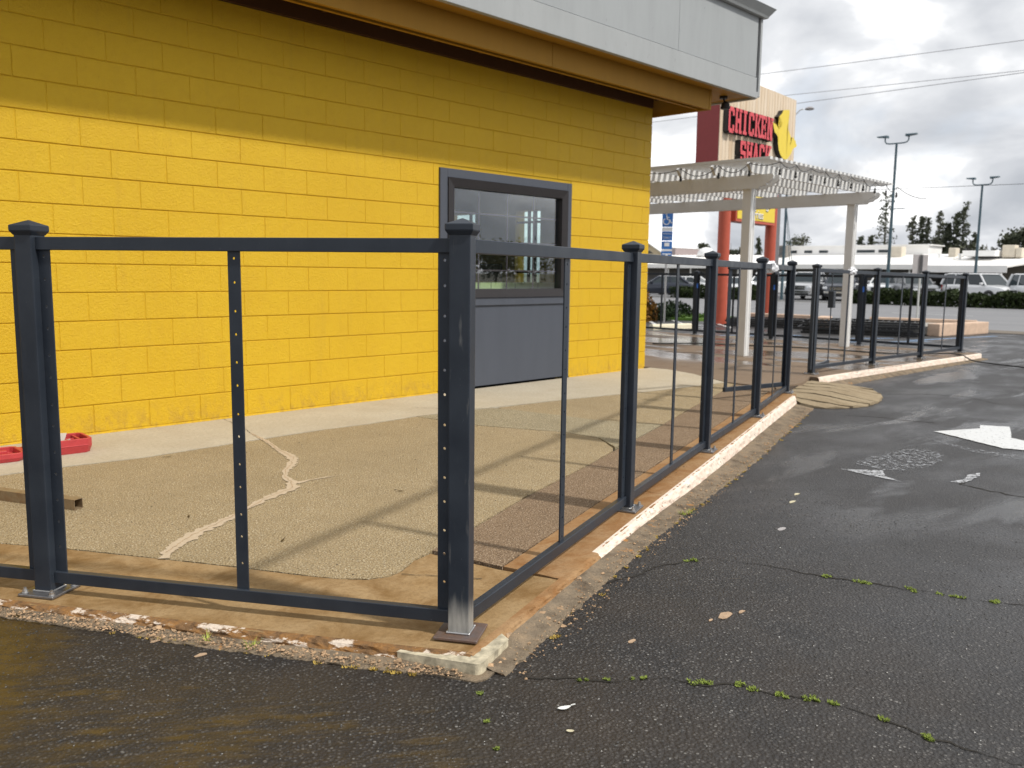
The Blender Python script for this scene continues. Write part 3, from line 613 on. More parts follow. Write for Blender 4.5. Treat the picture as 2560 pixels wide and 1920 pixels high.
for nm, pts, w in [('crack', [(2.10, 2.62), (2.21, 2.50), (2.24, 2.42), (2.30, 2.36)], .004), ('crack', [(3.2, 5.75), (3.3, 6.1), (3.36, 6.47)], .004), ('crack', [(4.9, 5.9), (5.1, 5.62), (5.35, 5.45)], .004)]:
    kind(ribbon(nm, pts, w, .0, MT['crackfill'], None, .01, .9, .0022, None, .008), 'structure')

# cracks in the asphalt
AZ = lambda x: za(x)
cracks = {
 'mid': [(2.65, 2.06), (2.95, 2.05), (3.299, 1.961), (3.414, 1.742), (3.443, 1.531), (3.546, 1.265), (3.611, 1.056), (3.714, 0.796), (3.8, 0.5), (3.85, 0.1)],
 'near': [(1.87, 1.73), (2.014, 1.573), (2.195, 1.42), (2.231, 1.342), (2.309, 1.243), (2.336, 1.134), (2.409, 0.993), (2.43, 0.884), (2.40, 0.73), (2.45, 0.48)],
 'worn': [(6.074, 1.665), (5.935, 1.659), (5.885, 1.537), (5.861, 1.399), (5.844, 1.30), (5.85, 1.0)],
 'far': [(8.189, 3.384), (8.337, 3.075), (8.331, 2.777), (8.379, 2.608)],
 'long': [(10.08, 3.737), (10.52, 3.374), (10.63, 3.034), (10.265, 2.581), (10.37, 2.384), (10.5, 1.9)]}
for k_, pts in cracks.items(): kind(ribbon('crack', pts, .010, AZ, MT['crackfill'], None, .015, .9, .0022, (lambda t: .006+.004*math.sin(t*17)) if k_ in ('near', 'mid') else (lambda t: .014), .02), 'structure')

# painted arrow (runs out of the frame on the right) and older worn paint
def ground_poly(name, pts, dz, mat, step=.05, amp=.012):
    P = jitter_poly(pts, step, amp, 0); bm = bmesh.new(); bm.faces.new([bm.verts.new((x, y, za(x)+dz)) for x, y in P]); bmesh.ops.triangulate(bm, faces=bm.faces[:])
    bmesh.ops.recalc_face_normals(bm, faces=bm.faces[:])
    if bm.faces[0].normal.z < 0: bmesh.ops.reverse_faces(bm, faces=bm.faces[:])
    me = bpy.data.meshes.new(name); bm.to_mesh(me); bm.free(); me.materials.append(mat); o = bpy.data.objects.new(name, me); C.objects.link(o); return kind(o, 'structure')
ground_poly('painted_arrow', [(7.87, 2.463), (7.483, 1.83), (7.62, 1.36), (7.90, 1.66), (8.046, 1.914), (8.664, 2.078), (8.552, 2.296), (8.056, 2.152)], .006, MT['white_paint'])
ground_poly('worn_paint', [(7.533, 2.45), (7.30, 2.19), (7.13, 1.90), (7.10, 1.60), (7.30, 1.60), (7.27, 1.98), (7.42, 2.25)], .004, MT['worn_paint'], .04, .03)
ground_poly('worn_paint', [(5.767, 2.40), (5.86, 2.28), (5.96, 2.18), (5.78, 2.10), (5.68, 1.95), (5.71, 2.12), (5.73, 2.25)], .004, MT['worn_paint2'], .03, .010)
ground_poly('worn_paint', [(6.031, 2.41), (6.575, 2.408), (6.96, 2.29), (6.92, 2.09), (6.499, 1.987), (6.085, 2.065), (5.96, 2.175)], .004, MT['worn_paint'], .05, .05)
ground_poly('worn_paint', [(5.936, 1.743), (6.10, 1.70), (6.25, 1.73), (6.391, 1.691), (6.274, 1.655), (6.074, 1.668), (5.972, 1.67)], .004, MT['worn_paint2'], .02, .012)

# striped concrete ramp wedge at the gate: courses of rough segments
ramp_out = [(8.36, 3.93), (8.45, 3.70), (8.62, 3.56), (8.90, 3.47), (9.30, 3.49), (9.72, 3.61), (10.05, 3.78), (10.36, 4.05), (10.46, 4.30), (10.30, 4.49), (9.95, 4.56), (9.2, 4.50), (8.6, 4.28)]
ramp_o = structure('entrance_ramp')
from mathutils.geometry import intersect_line_line_2d
def clip_strip(poly, o, d, a, b):
    """part of the polygon between two lines at distance a and b along d from o"""
    def half(P, c, sgn):
        out = []
        for i in range(len(P)):
            p, q = Vector(P[i]), Vector(P[(i+1) % len(P)]); fp = sgn*((p-o).dot(d)-c); fq = sgn*((q-o).dot(d)-c)
            if fp >= 0: out.append(p)
            if fp*fq < 0: out.append(p.lerp(q, fp/(fp-fq)))
        return out
    return half(half(poly, a, 1), b, -1)
ro = Vector((8.45, 4.1)); rd = Vector((0.97, 0.24)).normalized()
edges = [-.25, .10, .38, .68, .98, 1.28, 1.60, 2.2]
for a, b in zip(edges[:-1], edges[1:]):
    P = clip_strip(ramp_out, ro, rd, a+.022, b-.022)
    if len(P) > 2:
        # top falls from the patio level to the asphalt
        pts = jitter_poly([(p.x, p.y) for p in P], .05, .010, .002); bm = bmesh.new()
        def hz(x, y):
            e = min((Vector((x, y))-Vector(q)).length for q in ramp_out[1:9]); return za(x)+.006+min(.085, e*.16)+.006*mnoise.noise(Vector((x*9, y*9, 0)))
        vs = [bm.verts.new((x, y, hz(x, y))) for x, y in pts]; cx = sum(p[0] for p in pts)/len(pts); cy = sum(p[1] for p in pts)/len(pts)
        c_ = bm.verts.new((cx, cy, hz(cx, cy)+.012)); lo = [bm.verts.new((x, y, -.15)) for x, y in pts]
        for i in range(len(vs)):
            j = (i+1) % len(vs); bm.faces.new((vs[i], vs[j], c_)); bm.faces.new((lo[i], lo[j], vs[j], vs[i]))
        bmesh.ops.recalc_face_normals(bm, faces=bm.faces)
        me = bpy.data.meshes.new('paver'); bm.to_mesh(me); bm.free(); me.materials.append(MT['ramp'] if 'ramp' in MT else MT.setdefault('ramp', m_smooth_conc('ramp_tan_concrete', (0.30, 0.235, 0.15), (0.36, 0.29, 0.19), (0.20, 0.15, 0.09), 0.5)))
        o = bpy.data.objects.new('paver', me); C.objects.link(o); o.parent = ramp_o
cutr = ground_poly('ramp_bed', ramp_out, .0035, MT['soil'])

# road lines and parking marks (each a thin sheet)
def line_mark(name, x0, y0, x1, y1, w, mat, dz=.004):
    a, b = Vector((x0, y0)), Vector((x1, y1)); t = (b-a).normalized()*w/2; n_ = Vector((-t.y, t.x))
    P = [a+n_, a-n_, b-n_, b+n_]
    return kind(MB().add([(p.x, p.y, za(p.x)+dz) for p in P], [(0, 1, 2, 3)]).build(name, mat), 'structure')
line_mark('road_marking', 44.6, -60, 44.6, 90, .45, MT['worn_paint']); line_mark('road_marking', 30.4, -60, 30.4, 90, .12, MT['worn_paint'])
for i in range(-4, 12): line_mark('road_marking', 37.0, i*8.0+2.5, 37.0, i*8.0+5.6, .14, MT['white_paint'])
for (a, b, c_, d) in [(19.9, 13.6, 22.6, 15.9), (20.6, 13.05, 23.4, 15.6), (20.6, 11.7, 22.3, 13.2), (18.0, 14.4, 19.6, 15.7)]: line_mark('parking_line', a, b, c_, d, .10, MT['white_paint'])
for (a, b, c_, d) in [(18.2, 7.6, 20.0, 6.5), (18.9, 8.3, 20.3, 7.4), (19.8, 6.9, 23.4, 6.1), (17.6, 10.3, 19.4, 9.2)]: line_mark('parking_line', a, b, c_, d, .16, MT['blue_paint'])
line_mark('parking_line', 17.2, 14.0, 17.5, 12.3, .10, simple('yellow_line_paint', (0.62, 0.38, 0.06), .6)); line_mark('parking_line', 17.3, 11.3, 17.6, 9.9, .08, MT['yellowstop'])
poly_slab('lawn_strip', [(23.0, 14.2), (25.2, 14.2), (25.2, 22), (22.4, 22), (22.6, 15.0)], -.10, .12, MT['grass'], None, .2, .03)['kind'] = 'structure'

# ================================================================== BUILDING
bld = thing('restaurant_building', 'yellow painted concrete block restaurant with grey roof fascia and charcoal window', 'building', (5.2, WALLY, 0))
BO = Vector((5.2, WALLY, 0))
def rel(o, par_loc=BO): o.location = -par_loc; return o
XR, ZT = 9.222, 3.2647; WX0, WX1, WZ1 = 5.684, 7.673, 2.218
XL = -4.0
wm = MB()
yb = WALLY+.0045
wm.box(XL, WX0, yb, yb+.19, -.05, ZT); wm.box(WX1, XR-.008, yb, yb+.19, -.05, ZT); wm.box(WX0, WX1, yb, yb+.19, WZ1, ZT)
wall = rel(wm.build('wall', MT['block'], bld))
blockmesh = {}
def block_mesh(w, h=.2032, dep=.05):
    k_ = (round(w, 3))
    if k_ in blockmesh: return blockmesh[k_]
    g, b = .0022, .0036; w2 = w/2-g; h2 = h/2-.0030
    v = [(-w2, .0, -h2), (w2, .0, -h2), (w2, .0, h2), (-w2, .0, h2)]
    fr = [(-w2+b, -b, -h2+b), (w2-b, -b, -h2+b), (w2-b, -b, h2-b), (-w2+b, -b, h2-b)]
    bk = [(x, dep, z) for x, y, z in v]
    f = [(4, 5, 6, 7)] + [(i, (i+1) % 4, 4+(i+1) % 4, 4+i) for i in range(4)] + [(8+i, 8+(i+1) % 4, (i+1) % 4, i) for i in range(4)]
    me = bpy.data.meshes.new('concrete_block'); me.from_pydata(v+fr+bk, [], f); me.materials.append(MT['block']); me.update(); blockmesh[k_] = me; return me
X0 = 2.5615; nblk = 0; rest = MB(); hj = MB()
for mth in range(16):
    z0 = .0135+.2032*mth; off = 0 if mth % 2 == 1 else .2032
    xs = np.arange(X0+off-.4064*18, XR+.5, .4064)
    segs = []
    for a, b in zip(xs[:-1], xs[1:]):
        a, b = max(a, XL), min(b, XR)
        if b-a < .02: continue
        if z0+.1 < WZ1-.02:
            if a < WX0 < b: segs.append((a, WX0-.002))
            if a < WX1 < b: segs.append((WX1+.002, b)); continue
            if a < WX0 < b: continue
            if WX0 <= a and b <= WX1: continue
        segs.append((a, b))
    for a, b in segs:
        if b-a < .02: continue
        hj.box(b-.006, b+.006, WALLY+.0004, WALLY+.02, z0+.004, z0+.199)
        if b < .9 or nblk >= 296:
            me = block_mesh(b-a); cx = (a+b)/2
            rest.add([(x+cx, y+WALLY, z+z0+.1016) for x, y, z in [tuple(q.co) for q in me.vertices]], [tuple(p.vertices) for p in me.polygons]); continue
        o = bpy.data.objects.new('concrete_block', block_mesh(b-a)); C.objects.link(o); o.parent = wall; nblk += 1
        o.location = ((a+b)/2 + random.uniform(-.0008, .0008), WALLY+random.uniform(-.0008, .0012), z0+.1016)
        o.rotation_euler = (random.uniform(-.003, .003), random.uniform(-.0012, .0012), random.uniform(-.002, .002))
o = rest.build('block_course', MT['block'], wall); o['kind'] = 'stuff'
kind(hj.build('mortar', MT['block'], wall), 'stuff')
# paint-covered mortar fillet at the foot of the wall
m = MB(); xs = np.arange(XL, XR, .03); v = []
for x in xs:
    k1 = .010+.007*mnoise.noise(Vector((x*7, 0, 0)))+.004*mnoise.noise(Vector((x*31, 0, 0))); k2_ = .014+.006*mnoise.noise(Vector((x*11, 5, 0)))
    v += [(x, WALLY-k1, -.002), (x, WALLY-k1*.75, max(.004, k2_-.005)), (x, WALLY+.004, k2_+.004)]
f = [(i*3+k, (i+1)*3+k, (i+1)*3+k+1, i*3+k+1) for i in range(len(xs)-1) for k in range(2) if not (WX0-.05 < xs[i] < WX1+.02)]
rel(m.add(v, f).build('mortar_fillet', MT['block'], bld))
# end wall, back and inside room
ew = MB(); e0, e1 = XR-.008-.19, XR-.008
for y0, y1, z0, z1 in [(6.68, 8.16, -.05, 3.26), (8.64, 9.47, -.05, 3.26), (10.07, 14.0, -.05, 3.26), (8.16, 8.64, -.05, .95), (9.47, 10.07, -.05, .95), (8.16, 8.64, 2.08, 3.26), (9.47, 10.07, 2.08, 3.26)]: ew.box(e0, e1, y0, y1, z0, z1)
rel(ew.build('end_wall', MT['block'], bld))
rel(MB().box(XL, XR-.01, 13.8, 14.0, -.05, 3.26).build('back_wall', MT['block'], bld))
rel(MB().box(XL, XL+.2, 6.69, 13.8, -.05, 3.26).build('left_wall', MT['block'], bld))
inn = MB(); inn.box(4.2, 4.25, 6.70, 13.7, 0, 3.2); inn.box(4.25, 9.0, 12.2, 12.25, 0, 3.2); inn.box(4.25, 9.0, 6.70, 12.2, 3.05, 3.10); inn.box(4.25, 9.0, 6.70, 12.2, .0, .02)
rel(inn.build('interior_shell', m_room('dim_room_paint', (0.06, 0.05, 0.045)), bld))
pony = MB(); pony.box(5.5, 8.35, 7.2, 7.32, .02, 1.093); pony.box(8.35, 8.47, 7.2, 8.6, .02, 1.08)
for i in range(7): pony.box(5.5+i*.405, 5.505+i*.405, 7.196, 7.2, .02, 1.093, 1)
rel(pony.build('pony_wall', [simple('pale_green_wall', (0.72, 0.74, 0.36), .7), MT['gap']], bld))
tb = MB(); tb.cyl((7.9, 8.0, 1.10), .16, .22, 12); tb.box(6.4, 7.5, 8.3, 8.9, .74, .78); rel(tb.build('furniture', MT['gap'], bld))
rel(MB().box(9.10, 9.115, 7.7, 8.7, .9, 2.1).box(9.10, 9.115, 9.42, 10.12, .9, 2.1).build('end_window_pane', MT['glass'], bld))
mu = MB()
for y in (8.30, 8.42, 9.62): mu.box(9.06, 9.10, y-.015, y+.015, .95, 2.08)
for z in (1.22, 1.58, 1.92): mu.box(9.06, 9.10, 8.16, 8.64, z-.015, z+.015); mu.box(9.06, 9.10, 9.47, 10.07, z-.015, z+.015)
rel(mu.build('end_window_frame', MT['gap'], bld))
# front window: charcoal surround, bronze frame, pane, grille bars and infill panel
win = bpy.data.objects.new('window', None); C.objects.link(win); win.parent = bld; WO = Vector(((WX0+WX1)/2, WALLY, 0)); win.location = WO-BO
def wrel(o): o.location = -WO; return o
ys = WALLY-.022
su = MB(); su.box(WX0, WX0+.098, ys, WALLY+.09, .0, WZ1); su.box(WX1-.073, WX1, ys, WALLY+.09, .0, WZ1)
su.box(WX0+.098, WX1-.073, ys+.001, WALLY+.09, 2.132, WZ1); su.box(WX0+.098, WX1-.073, ys+.001, WALLY+.09, .866, .948)
wrel(su.build('window_surround', MT['charcoal'], win, bevel=.003))
wrel(MB().box(WX0+.098, WX1-.073, WALLY-.002, WALLY+.05, .022, .866).build('infill_panel', MT['charcoal'], win, bevel=.002))
fr = MB(); fx0, fx1 = WX0+.099, WX1-.074; fy = WALLY-.034
def frame(mb, x0, x1, z0, z1, w, y0, y1):
    for P in [((x0, z0), (x1, z0), (x1-w, z0+w), (x0+w, z0+w)), ((x1, z0), (x1, z1), (x1-w, z1-w), (x1-w, z0+w)), ((x1, z1), (x0, z1), (x0+w, z1-w), (x1-w, z1-w)), ((x0, z1), (x0, z0), (x0+w, z0+w), (x0+w, z1-w))]:
        a = [(p[0], y0 if i < 2 else y0+.014, p[1]) for i, p in enumerate(P)]; b = [(p[0], y1, p[1]) for p in P]
        mb.add(a+b, [(0, 1, 2, 3), (7, 6, 5, 4), (0, 4, 5, 1), (1, 5, 6, 2), (2, 6, 7, 3), (3, 7, 4, 0)])
frame(fr, fx0, fx1, .949, 2.131, .088, fy, WALLY+.08)
wrel(fr.build('window_frame', MT['bronze'], win))
gx0, gx1, gz0, gz1 = fx0+.087, fx1-.087, 1.036, 2.044
wrel(MB().box(gx0, gx1, WALLY+.030, WALLY+.036, gz0, gz1).build('window_pane', MT['glass'], win))
mtn = MB()
for x in (6.278, 6.70, 7.115): mtn.box(x-.008, x+.008, WALLY+.050, WALLY+.058, gz0, gz1)
for z in (1.23, 1.53, 1.81): mtn.box(gx0, gx1, WALLY+.0585, WALLY+.066, z-.008, z+.008)
wrel(mtn.build('grille_bar', simple('mauve_grille_bar', (0.10, 0.06, 0.075), .5), win))
# roof overhang
FY, FZ0, FZ1, FXR = 5.57, 3.412, 4.372, 10.20
fl = MB(); fl.box(XL, FXR-.075, FY-.012, FY+.04, FZ0, 3.655); fl.box(FXR-.04, FXR+.012, FY+.041, 13.9, FZ0, 3.655)
rel(fl.build('fascia_board', MT['fascia_low'], bld, bevel=.004))
for x0, x1 in [(XL, -1.3), (-1.296, 1.1), (1.104, 3.5), (3.504, 5.94), (5.944, 8.38), (8.384, FXR-.075)]:
    rel(MB().box(x0, x1, FY, FY+.03, 3.662, FZ1).build('fascia_panel', MT['fascia'], bld, bevel=.002))
rel(MB().box(FXR-.03, FXR, FY+.045, 13.9, 3.662, FZ1).build('fascia_panel', MT['fascia'], bld, bevel=.002))
rel(MB().box(FXR-.075, FXR-.032, FY+.02, FY+.044, 3.49, FZ1).build('corner_gap', MT['gap'], bld))
rel(MB().box(FXR-.031, FXR+.013, FY-.014, FY+.040, FZ0+.02, FZ1).build('corner_trim', MT['fascia_low'], bld, bevel=.003))
rel(MB().box(FXR-.076, FXR-.031, FY-.012, FY+.019, FZ0, 3.49).build('corner_foot', MT['fascia_low'], bld, bevel=.003))
# sloped metal coping
cp = MB(); sec = [(FY+.03, FZ1+.002), (FY-.055, FZ1+.004), (FY-.068, FZ1+.03), (FY-.13, FZ1+.115), (FY-.118, FZ1+.125), (FY+.10, FZ1+.18), (FY+.10, FZ1+.02)]
n_ = len(sec); v = [(XL, y, z) for y, z in sec]+[(FXR+(FY-y), y, z) for y, z in sec]
cp.add(v, [tuple(range(n_)), tuple(range(2*n_-1, n_-1, -1))]+[(i, n_+i, n_+(i+1) % n_, (i+1) % n_) for i in range(n_)])
v2 = [(FXR+(FY-y), y, z) for y, z in sec]+[(FXR+(FY-y), 13.9, z) for y, z in sec]
cp.add(v2, [(i, n_+i, n_+(i+1) % n_, (i+1) % n_) for i in range(n_)])
rel(cp.build('coping', MT['fascia'], bld))
rel(MB().box(XL, FXR-.05, FY+.06, 13.9, 4.25, 4.35).build('roof', simple('grey_roof_felt', (0.2, 0.2, 0.2), .9), bld))
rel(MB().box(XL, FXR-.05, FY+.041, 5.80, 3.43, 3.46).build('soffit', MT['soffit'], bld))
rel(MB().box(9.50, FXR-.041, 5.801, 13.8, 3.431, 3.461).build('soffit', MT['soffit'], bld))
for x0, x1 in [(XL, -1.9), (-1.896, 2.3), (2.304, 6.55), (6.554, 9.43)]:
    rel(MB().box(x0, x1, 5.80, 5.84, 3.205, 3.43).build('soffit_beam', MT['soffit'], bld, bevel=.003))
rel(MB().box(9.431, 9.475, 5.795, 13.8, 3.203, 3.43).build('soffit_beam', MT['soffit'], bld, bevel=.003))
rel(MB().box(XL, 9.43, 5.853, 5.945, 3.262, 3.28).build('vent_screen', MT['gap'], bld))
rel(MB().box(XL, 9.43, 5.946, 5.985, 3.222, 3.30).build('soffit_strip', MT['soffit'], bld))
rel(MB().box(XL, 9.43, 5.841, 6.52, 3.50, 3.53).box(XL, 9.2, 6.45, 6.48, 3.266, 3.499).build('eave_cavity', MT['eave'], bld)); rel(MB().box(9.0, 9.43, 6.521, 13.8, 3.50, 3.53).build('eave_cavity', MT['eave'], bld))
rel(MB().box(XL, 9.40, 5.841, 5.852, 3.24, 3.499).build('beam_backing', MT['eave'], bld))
for i in range(22): rel(MB().box(-3.6+i*.61, -3.56+i*.61, 5.99, 6.44, 3.36, 3.499).build('rafter_tail', MT['eave'], bld))
# lamp under the overhang corner
lamp = thing('soffit_lamp', 'small black floodlight under the grey roof overhang corner', 'lamp', (9.86, 5.86, 3.43))
MB().cyl((0, 0, -.03), .05, .03, 14).build('base', MT['black'], lamp, smooth=False); MB().tube([(0, 0, -.03), (0, -.02, -.07)], .012).build('arm', MT['black'], lamp)
MB().lathe((0, -.03, -.15), [(.02, .08), (.05, .06), (.06, 0), (.05, -.01)], 16).build('lamp_head', MT['black'], lamp)

# ================================================================== FENCE
POST = .070
def fence_post(loc, rz, label, bolts=True, worn=False, tape=False):
    t = thing('fence_post', label, 'post', loc, rz, 'slate grey fence posts')
    h = POST/2
    MB().box(-h, h, -h, h, .010, 1.335).build('shaft', MT['fence_worn'] if worn else MT['fence'], t, bevel=.005, seg=2)
    cpm = MB(); c_ = .046
    v = [(-c_, -c_, 1.332), (c_, -c_, 1.332), (c_, c_, 1.332), (-c_, c_, 1.332), (-c_, -c_, 1.352), (c_, -c_, 1.352), (c_, c_, 1.352), (-c_, c_, 1.352), (0, 0, 1.372)]
    d_ = h+.002; v += [(-d_, -d_, 1.318), (d_, -d_, 1.318), (d_, d_, 1.318), (-d_, d_, 1.318)]
    cpm.add(v, [(4, 5, 8), (5, 6, 8), (6, 7, 8), (7, 4, 8), (0, 1, 5, 4), (1, 2, 6, 5), (2, 3, 7, 6), (3, 0, 4, 7), (9, 10, 1, 0), (10, 11, 2, 1), (11, 12, 3, 2), (12, 9, 0, 3)])
    cpm.build('cap', MT['fence'], t, bevel=.002)
    MB().box(-.075, .075, -.075, .075, .0, .010).build('base_plate', MT['rustplate'] if worn else MT['plate'], t, bevel=.002)
    wl = MB()
    for (a, b, c2, d2) in [(-h-.006, h+.006, -h-.006, -h), (-h-.006, h+.006, h, h+.006), (-h-.006, -h, -h, h), (h, h+.006, -h, h)]: wl.box(a, b, c2, d2, .010, .017)
    wl.build('weld', MT['zinc'], t, bevel=.002)
    if bolts:
        for sx in (-1, 1):
            for sy in (-1, 1):
                b = MB(); b.cyl((sx*.057, sy*.057, .010), .013, .003, 14); b.cyl((sx*.057, sy*.057, .013), .0095, .009, 6); b.cyl((sx*.057, sy*.057, .022), .0055, .008, 10)
                b.build('bolt', MT['zinc'], t)
    if tape: MB().box(-h-.0015, -h+.03, -h-.0015, -h+.02, tape, tape+.10).build('tape', MT['bluetape'], t)
    return t
HOLES = [1.243, 1.162, 1.065, .986, .89, .81, .71, .632, .534, .453, .355, .275, .178, .095]
def holed_bar(x0, x1, z0, z1, zs, y0, y1, r=.0048):
    """flat bar with drilled round holes"""
    m = MB(); cx = (x0+x1)/2; zs = sorted(z for z in zs if z0+.012 < z < z1-.012); n = 12
    cuts = [z0]+[(a+b)/2 for a, b in zip(zs[:-1], zs[1:])]+[z1]
    for i, z in enumerate(zs):
        lo, hi = cuts[i], cuts[i+1]
        ring = [(cx+r*math.cos(2*math.pi*k/n), z+r*math.sin(2*math.pi*k/n)) for k in range(n)]
        outr = []
        for k in range(n):
            c_, s_ = math.cos(2*math.pi*k/n), math.sin(2*math.pi*k/n)
            tx = ((x1-cx) if c_ > 0 else (cx-x0))/max(abs(c_), 1e-6); tz = ((hi-z) if s_ > 0 else (z-lo))/max(abs(s_), 1e-6)
            # square-ish projection so that the cell corners are hit
            kk = k % 12
            if kk in (1, 2): q = (x1, hi) if kk == 1 else (cx+.012, hi)
            elif kk in (4, 5): q = (cx-.012, hi) if kk == 4 else (x0, hi)
            elif kk in (7, 8): q = (x0, lo) if kk == 7 else (cx-.012, lo)
            elif kk in (10, 11): q = (cx+.012, lo) if kk == 10 else (x1, lo)
            else: q = {0: (x1, z), 3: (cx, hi), 6: (x0, z), 9: (cx, lo)}[kk]
            outr.append(q)
        for y, flip in ((y0, False), (y1, True)):
            v = [(a, y, b) for a, b in ring]+[(a, y, b) for a, b in outr]
            f = [(k, n+k, n+(k+1) % n, (k+1) % n) for k in range(n)]
            m.add(v, [tuple(reversed(q)) for q in f] if not flip else f)
        v = [(a, y0, b) for a, b in ring]+[(a, y1, b) for a, b in ring]
        m.add(v, [(k, (k+1) % n, n+(k+1) % n, n+k) for k in range(n)])
    for x in (x0, x1): m.add([(x, y0, z0), (x, y1, z0), (x, y1, z1), (x, y0, z1)], [(0, 1, 2, 3)])
    m.add([(x0, y0, z0), (x1, y0, z0), (x1, y1, z0), (x0, y1, z0)], [(0, 1, 2, 3)]); m.add([(x0, y0, z1), (x1, y0, z1), (x1, y1, z1), (x0, y1, z1)], [(0, 1, 2, 3)])
    return m
def fence_panel(p0, p1, label, zb=.040, z0=0.0, z1=0.0, holes=True, mid=True, inset=POST/2, yoff=0.0, name='fence_section', cat='fence section', group='slate grey fence sections'):
    a, b = Vector(p0), Vector(p1); L = (b-a).length; rz = math.atan2(b.y-a.y, b.x-a.x)
    t = thing(name, label, cat, (a.x, a.y, z0), rz, group)
    if abs(z1-z0) > 1e-4: t.rotation_euler = (0, -math.atan2(z1-z0, L), rz)
    s0, s1 = inset, L-inset; y0, y1 = yoff-.009, yoff+.009; zt = 1.312; w = .046
    mi = .0006
    MB().box(s0, s1, y0-.006, y1+.006, zt-w, zt).build('top_rail', MT['fence'], t, bevel=.002)
    MB().box(s0, s1, y0-.006, y1+.006, zb, zb+.044).build('bottom_rail', MT['fence'], t, bevel=.002)
    zs = HOLES if holes else []
    xs = [(s0, s0+w), (s1-w, s1)] + ([((s0+s1)/2-w/2, (s0+s1)/2+w/2)] if mid else [])
    for x0, x1 in xs:
        if holes: holed_bar(x0+mi, x1-mi, zb+.044, zt-w, zs, -.003+yoff, .003+yoff).build('stile', MT['fence'], t)
        else: MB().box(x0+mi, x1-mi, yoff-.003, yoff+.003, zb+.044, zt-w).build('stile', MT['fence'], t)
    return t
pc, pl = (1.884, 2.034), (1.048, 3.398)
rzL = math.atan2(1.364, -.836); rzR = math.atan2(.33, .944)
P = [pc, (3.557, 2.589), (5.164, 3.103), (6.783, 3.592), (8.433, 4.131)]
dl = Vector((pl[0]-pc[0], pl[1]-pc[1])).normalized()
pl2 = (pl[0]+dl.x*1.62, pl[1]+dl.y*1.62); pl3 = (pl2[0]+dl.x*1.45, pl2[1]+dl.y*1.45)
fence_post((*pl, 0), rzL, 'slate grey post bolted to the left kerb, in front of the red tool case')
fence_post((*pc, .004), rzL, 'worn corner post on a rusty unbolted plate where both fence runs meet', bolts=False, worn=True)
fence_post((*pl2, 0), rzL, 'grey fence post out to the left of the bolted post by the tool case')
fence_post((*P[1], 0), rzR, 'bolted grey post in front of the far end of the yellow wall')
fence_post((*P[2], 0), rzR, 'bolted grey post in front of the left red sign column')
fence_post((*P[3], 0), rzR, 'bolted grey post just right of the nearer white pergola post')
fence_post((*P[4], 0), rzR, 'grey gate post at the end of the near right fence run')
fence_panel(pc, pl, 'wide empty grey fence frame between corner post and left bolted post')
fence_panel(pl, pl2, 'grey fence frame running out at the left edge past the bolted post')
labs = ['grey fence frame in front of the charcoal window, next to the corner post', 'grey fence frame in front of the far end of the yellow wall', 'grey fence frame in front of the nearer white pergola post', 'short-looking grey fence frame ending at the gate post']
for i in range(4): fence_panel(P[i], P[i+1], labs[i], zb=.030)
Q = [(10.33, 4.735), (12.32, 4.76), (14.12, 4.72), (16.12, 4.735)]; qz = [-.004, -.026, -.045, -.065]
ql = ['grey gate post at the near end of the far fence run, by the ramp', 'grey post of the far fence run, right of the farther pergola post', 'grey post of the far fence run, second from its right end', 'right-hand end post of the far grey fence run']
for i in range(4): fence_post((*Q[i], qz[i]), 0, ql[i])
pl_ = ['far fence frame beside the gate, in front of the farther pergola post', 'far grey fence frame in the middle of its run', 'last far grey fence frame, at the right end near the planter blocks']
for i in range(3): fence_panel(Q[i], Q[i+1], pl_[i], zb=.06, z0=qz[i], z1=qz[i+1])
Bk = [(16.12, 6.49), (16.12, 8.27), (16.12, 10.04), (16.12, 11.8)]
bl = ['dark back fence post behind the farther pergola post, with blue tape', 'dark back fence post behind the gate post, with blue tape near its top', 'dark back fence post left of the left red sign column', 'dark back fence post nearest the yellow wall edge']
for i in range(4): fence_post((*Bk[i], -.065), 0, bl[i], tape=1.0 if i < 3 else False)
bp = ['back fence frame closing the far corner of the terrace', 'back fence frame between the two pergola posts', 'back fence frame in front of the red sign columns', 'back fence frame in front of the wheel stop and accessible parking sign']
for i, (a, b) in enumerate(zip([Q[3]]+Bk[:3], Bk)): fence_panel(a, b, bp[i], zb=.07, z0=-.065, z1=-.065, holes=False)
# gate leaves, both swung inward
g1 = fence_panel(P[4], (7.47, 4.33), 'dark gate leaf folded back behind the last near fence frame', zb=.07, name='gate_leaf', cat='gate', group='gate leaves', mid=False, yoff=-.0)
g2 = fence_panel(Q[0], (11.25, 4.92), 'gate leaf with lock box folded back behind the first far fence frame', zb=.06, name='gate_leaf', cat='gate', group='gate leaves', mid=False)
MB().box(-.125, -.080, -.02, .02, .06, 1.31).build('hinge_stile', MT['fence'], g2, bevel=.002)
lb = MB(); lb.box(.84, .97, -.035, .035, .80, 1.02); lb.build('lock_box', MT['fence'], g2, bevel=.004)
lb = MB(); [lb.cyl((.905, -.037, .84+.035*i), .008, .004, 10, 'y') for i in range(5)]; lb.build('lock_button', MT['zinc'], g2)
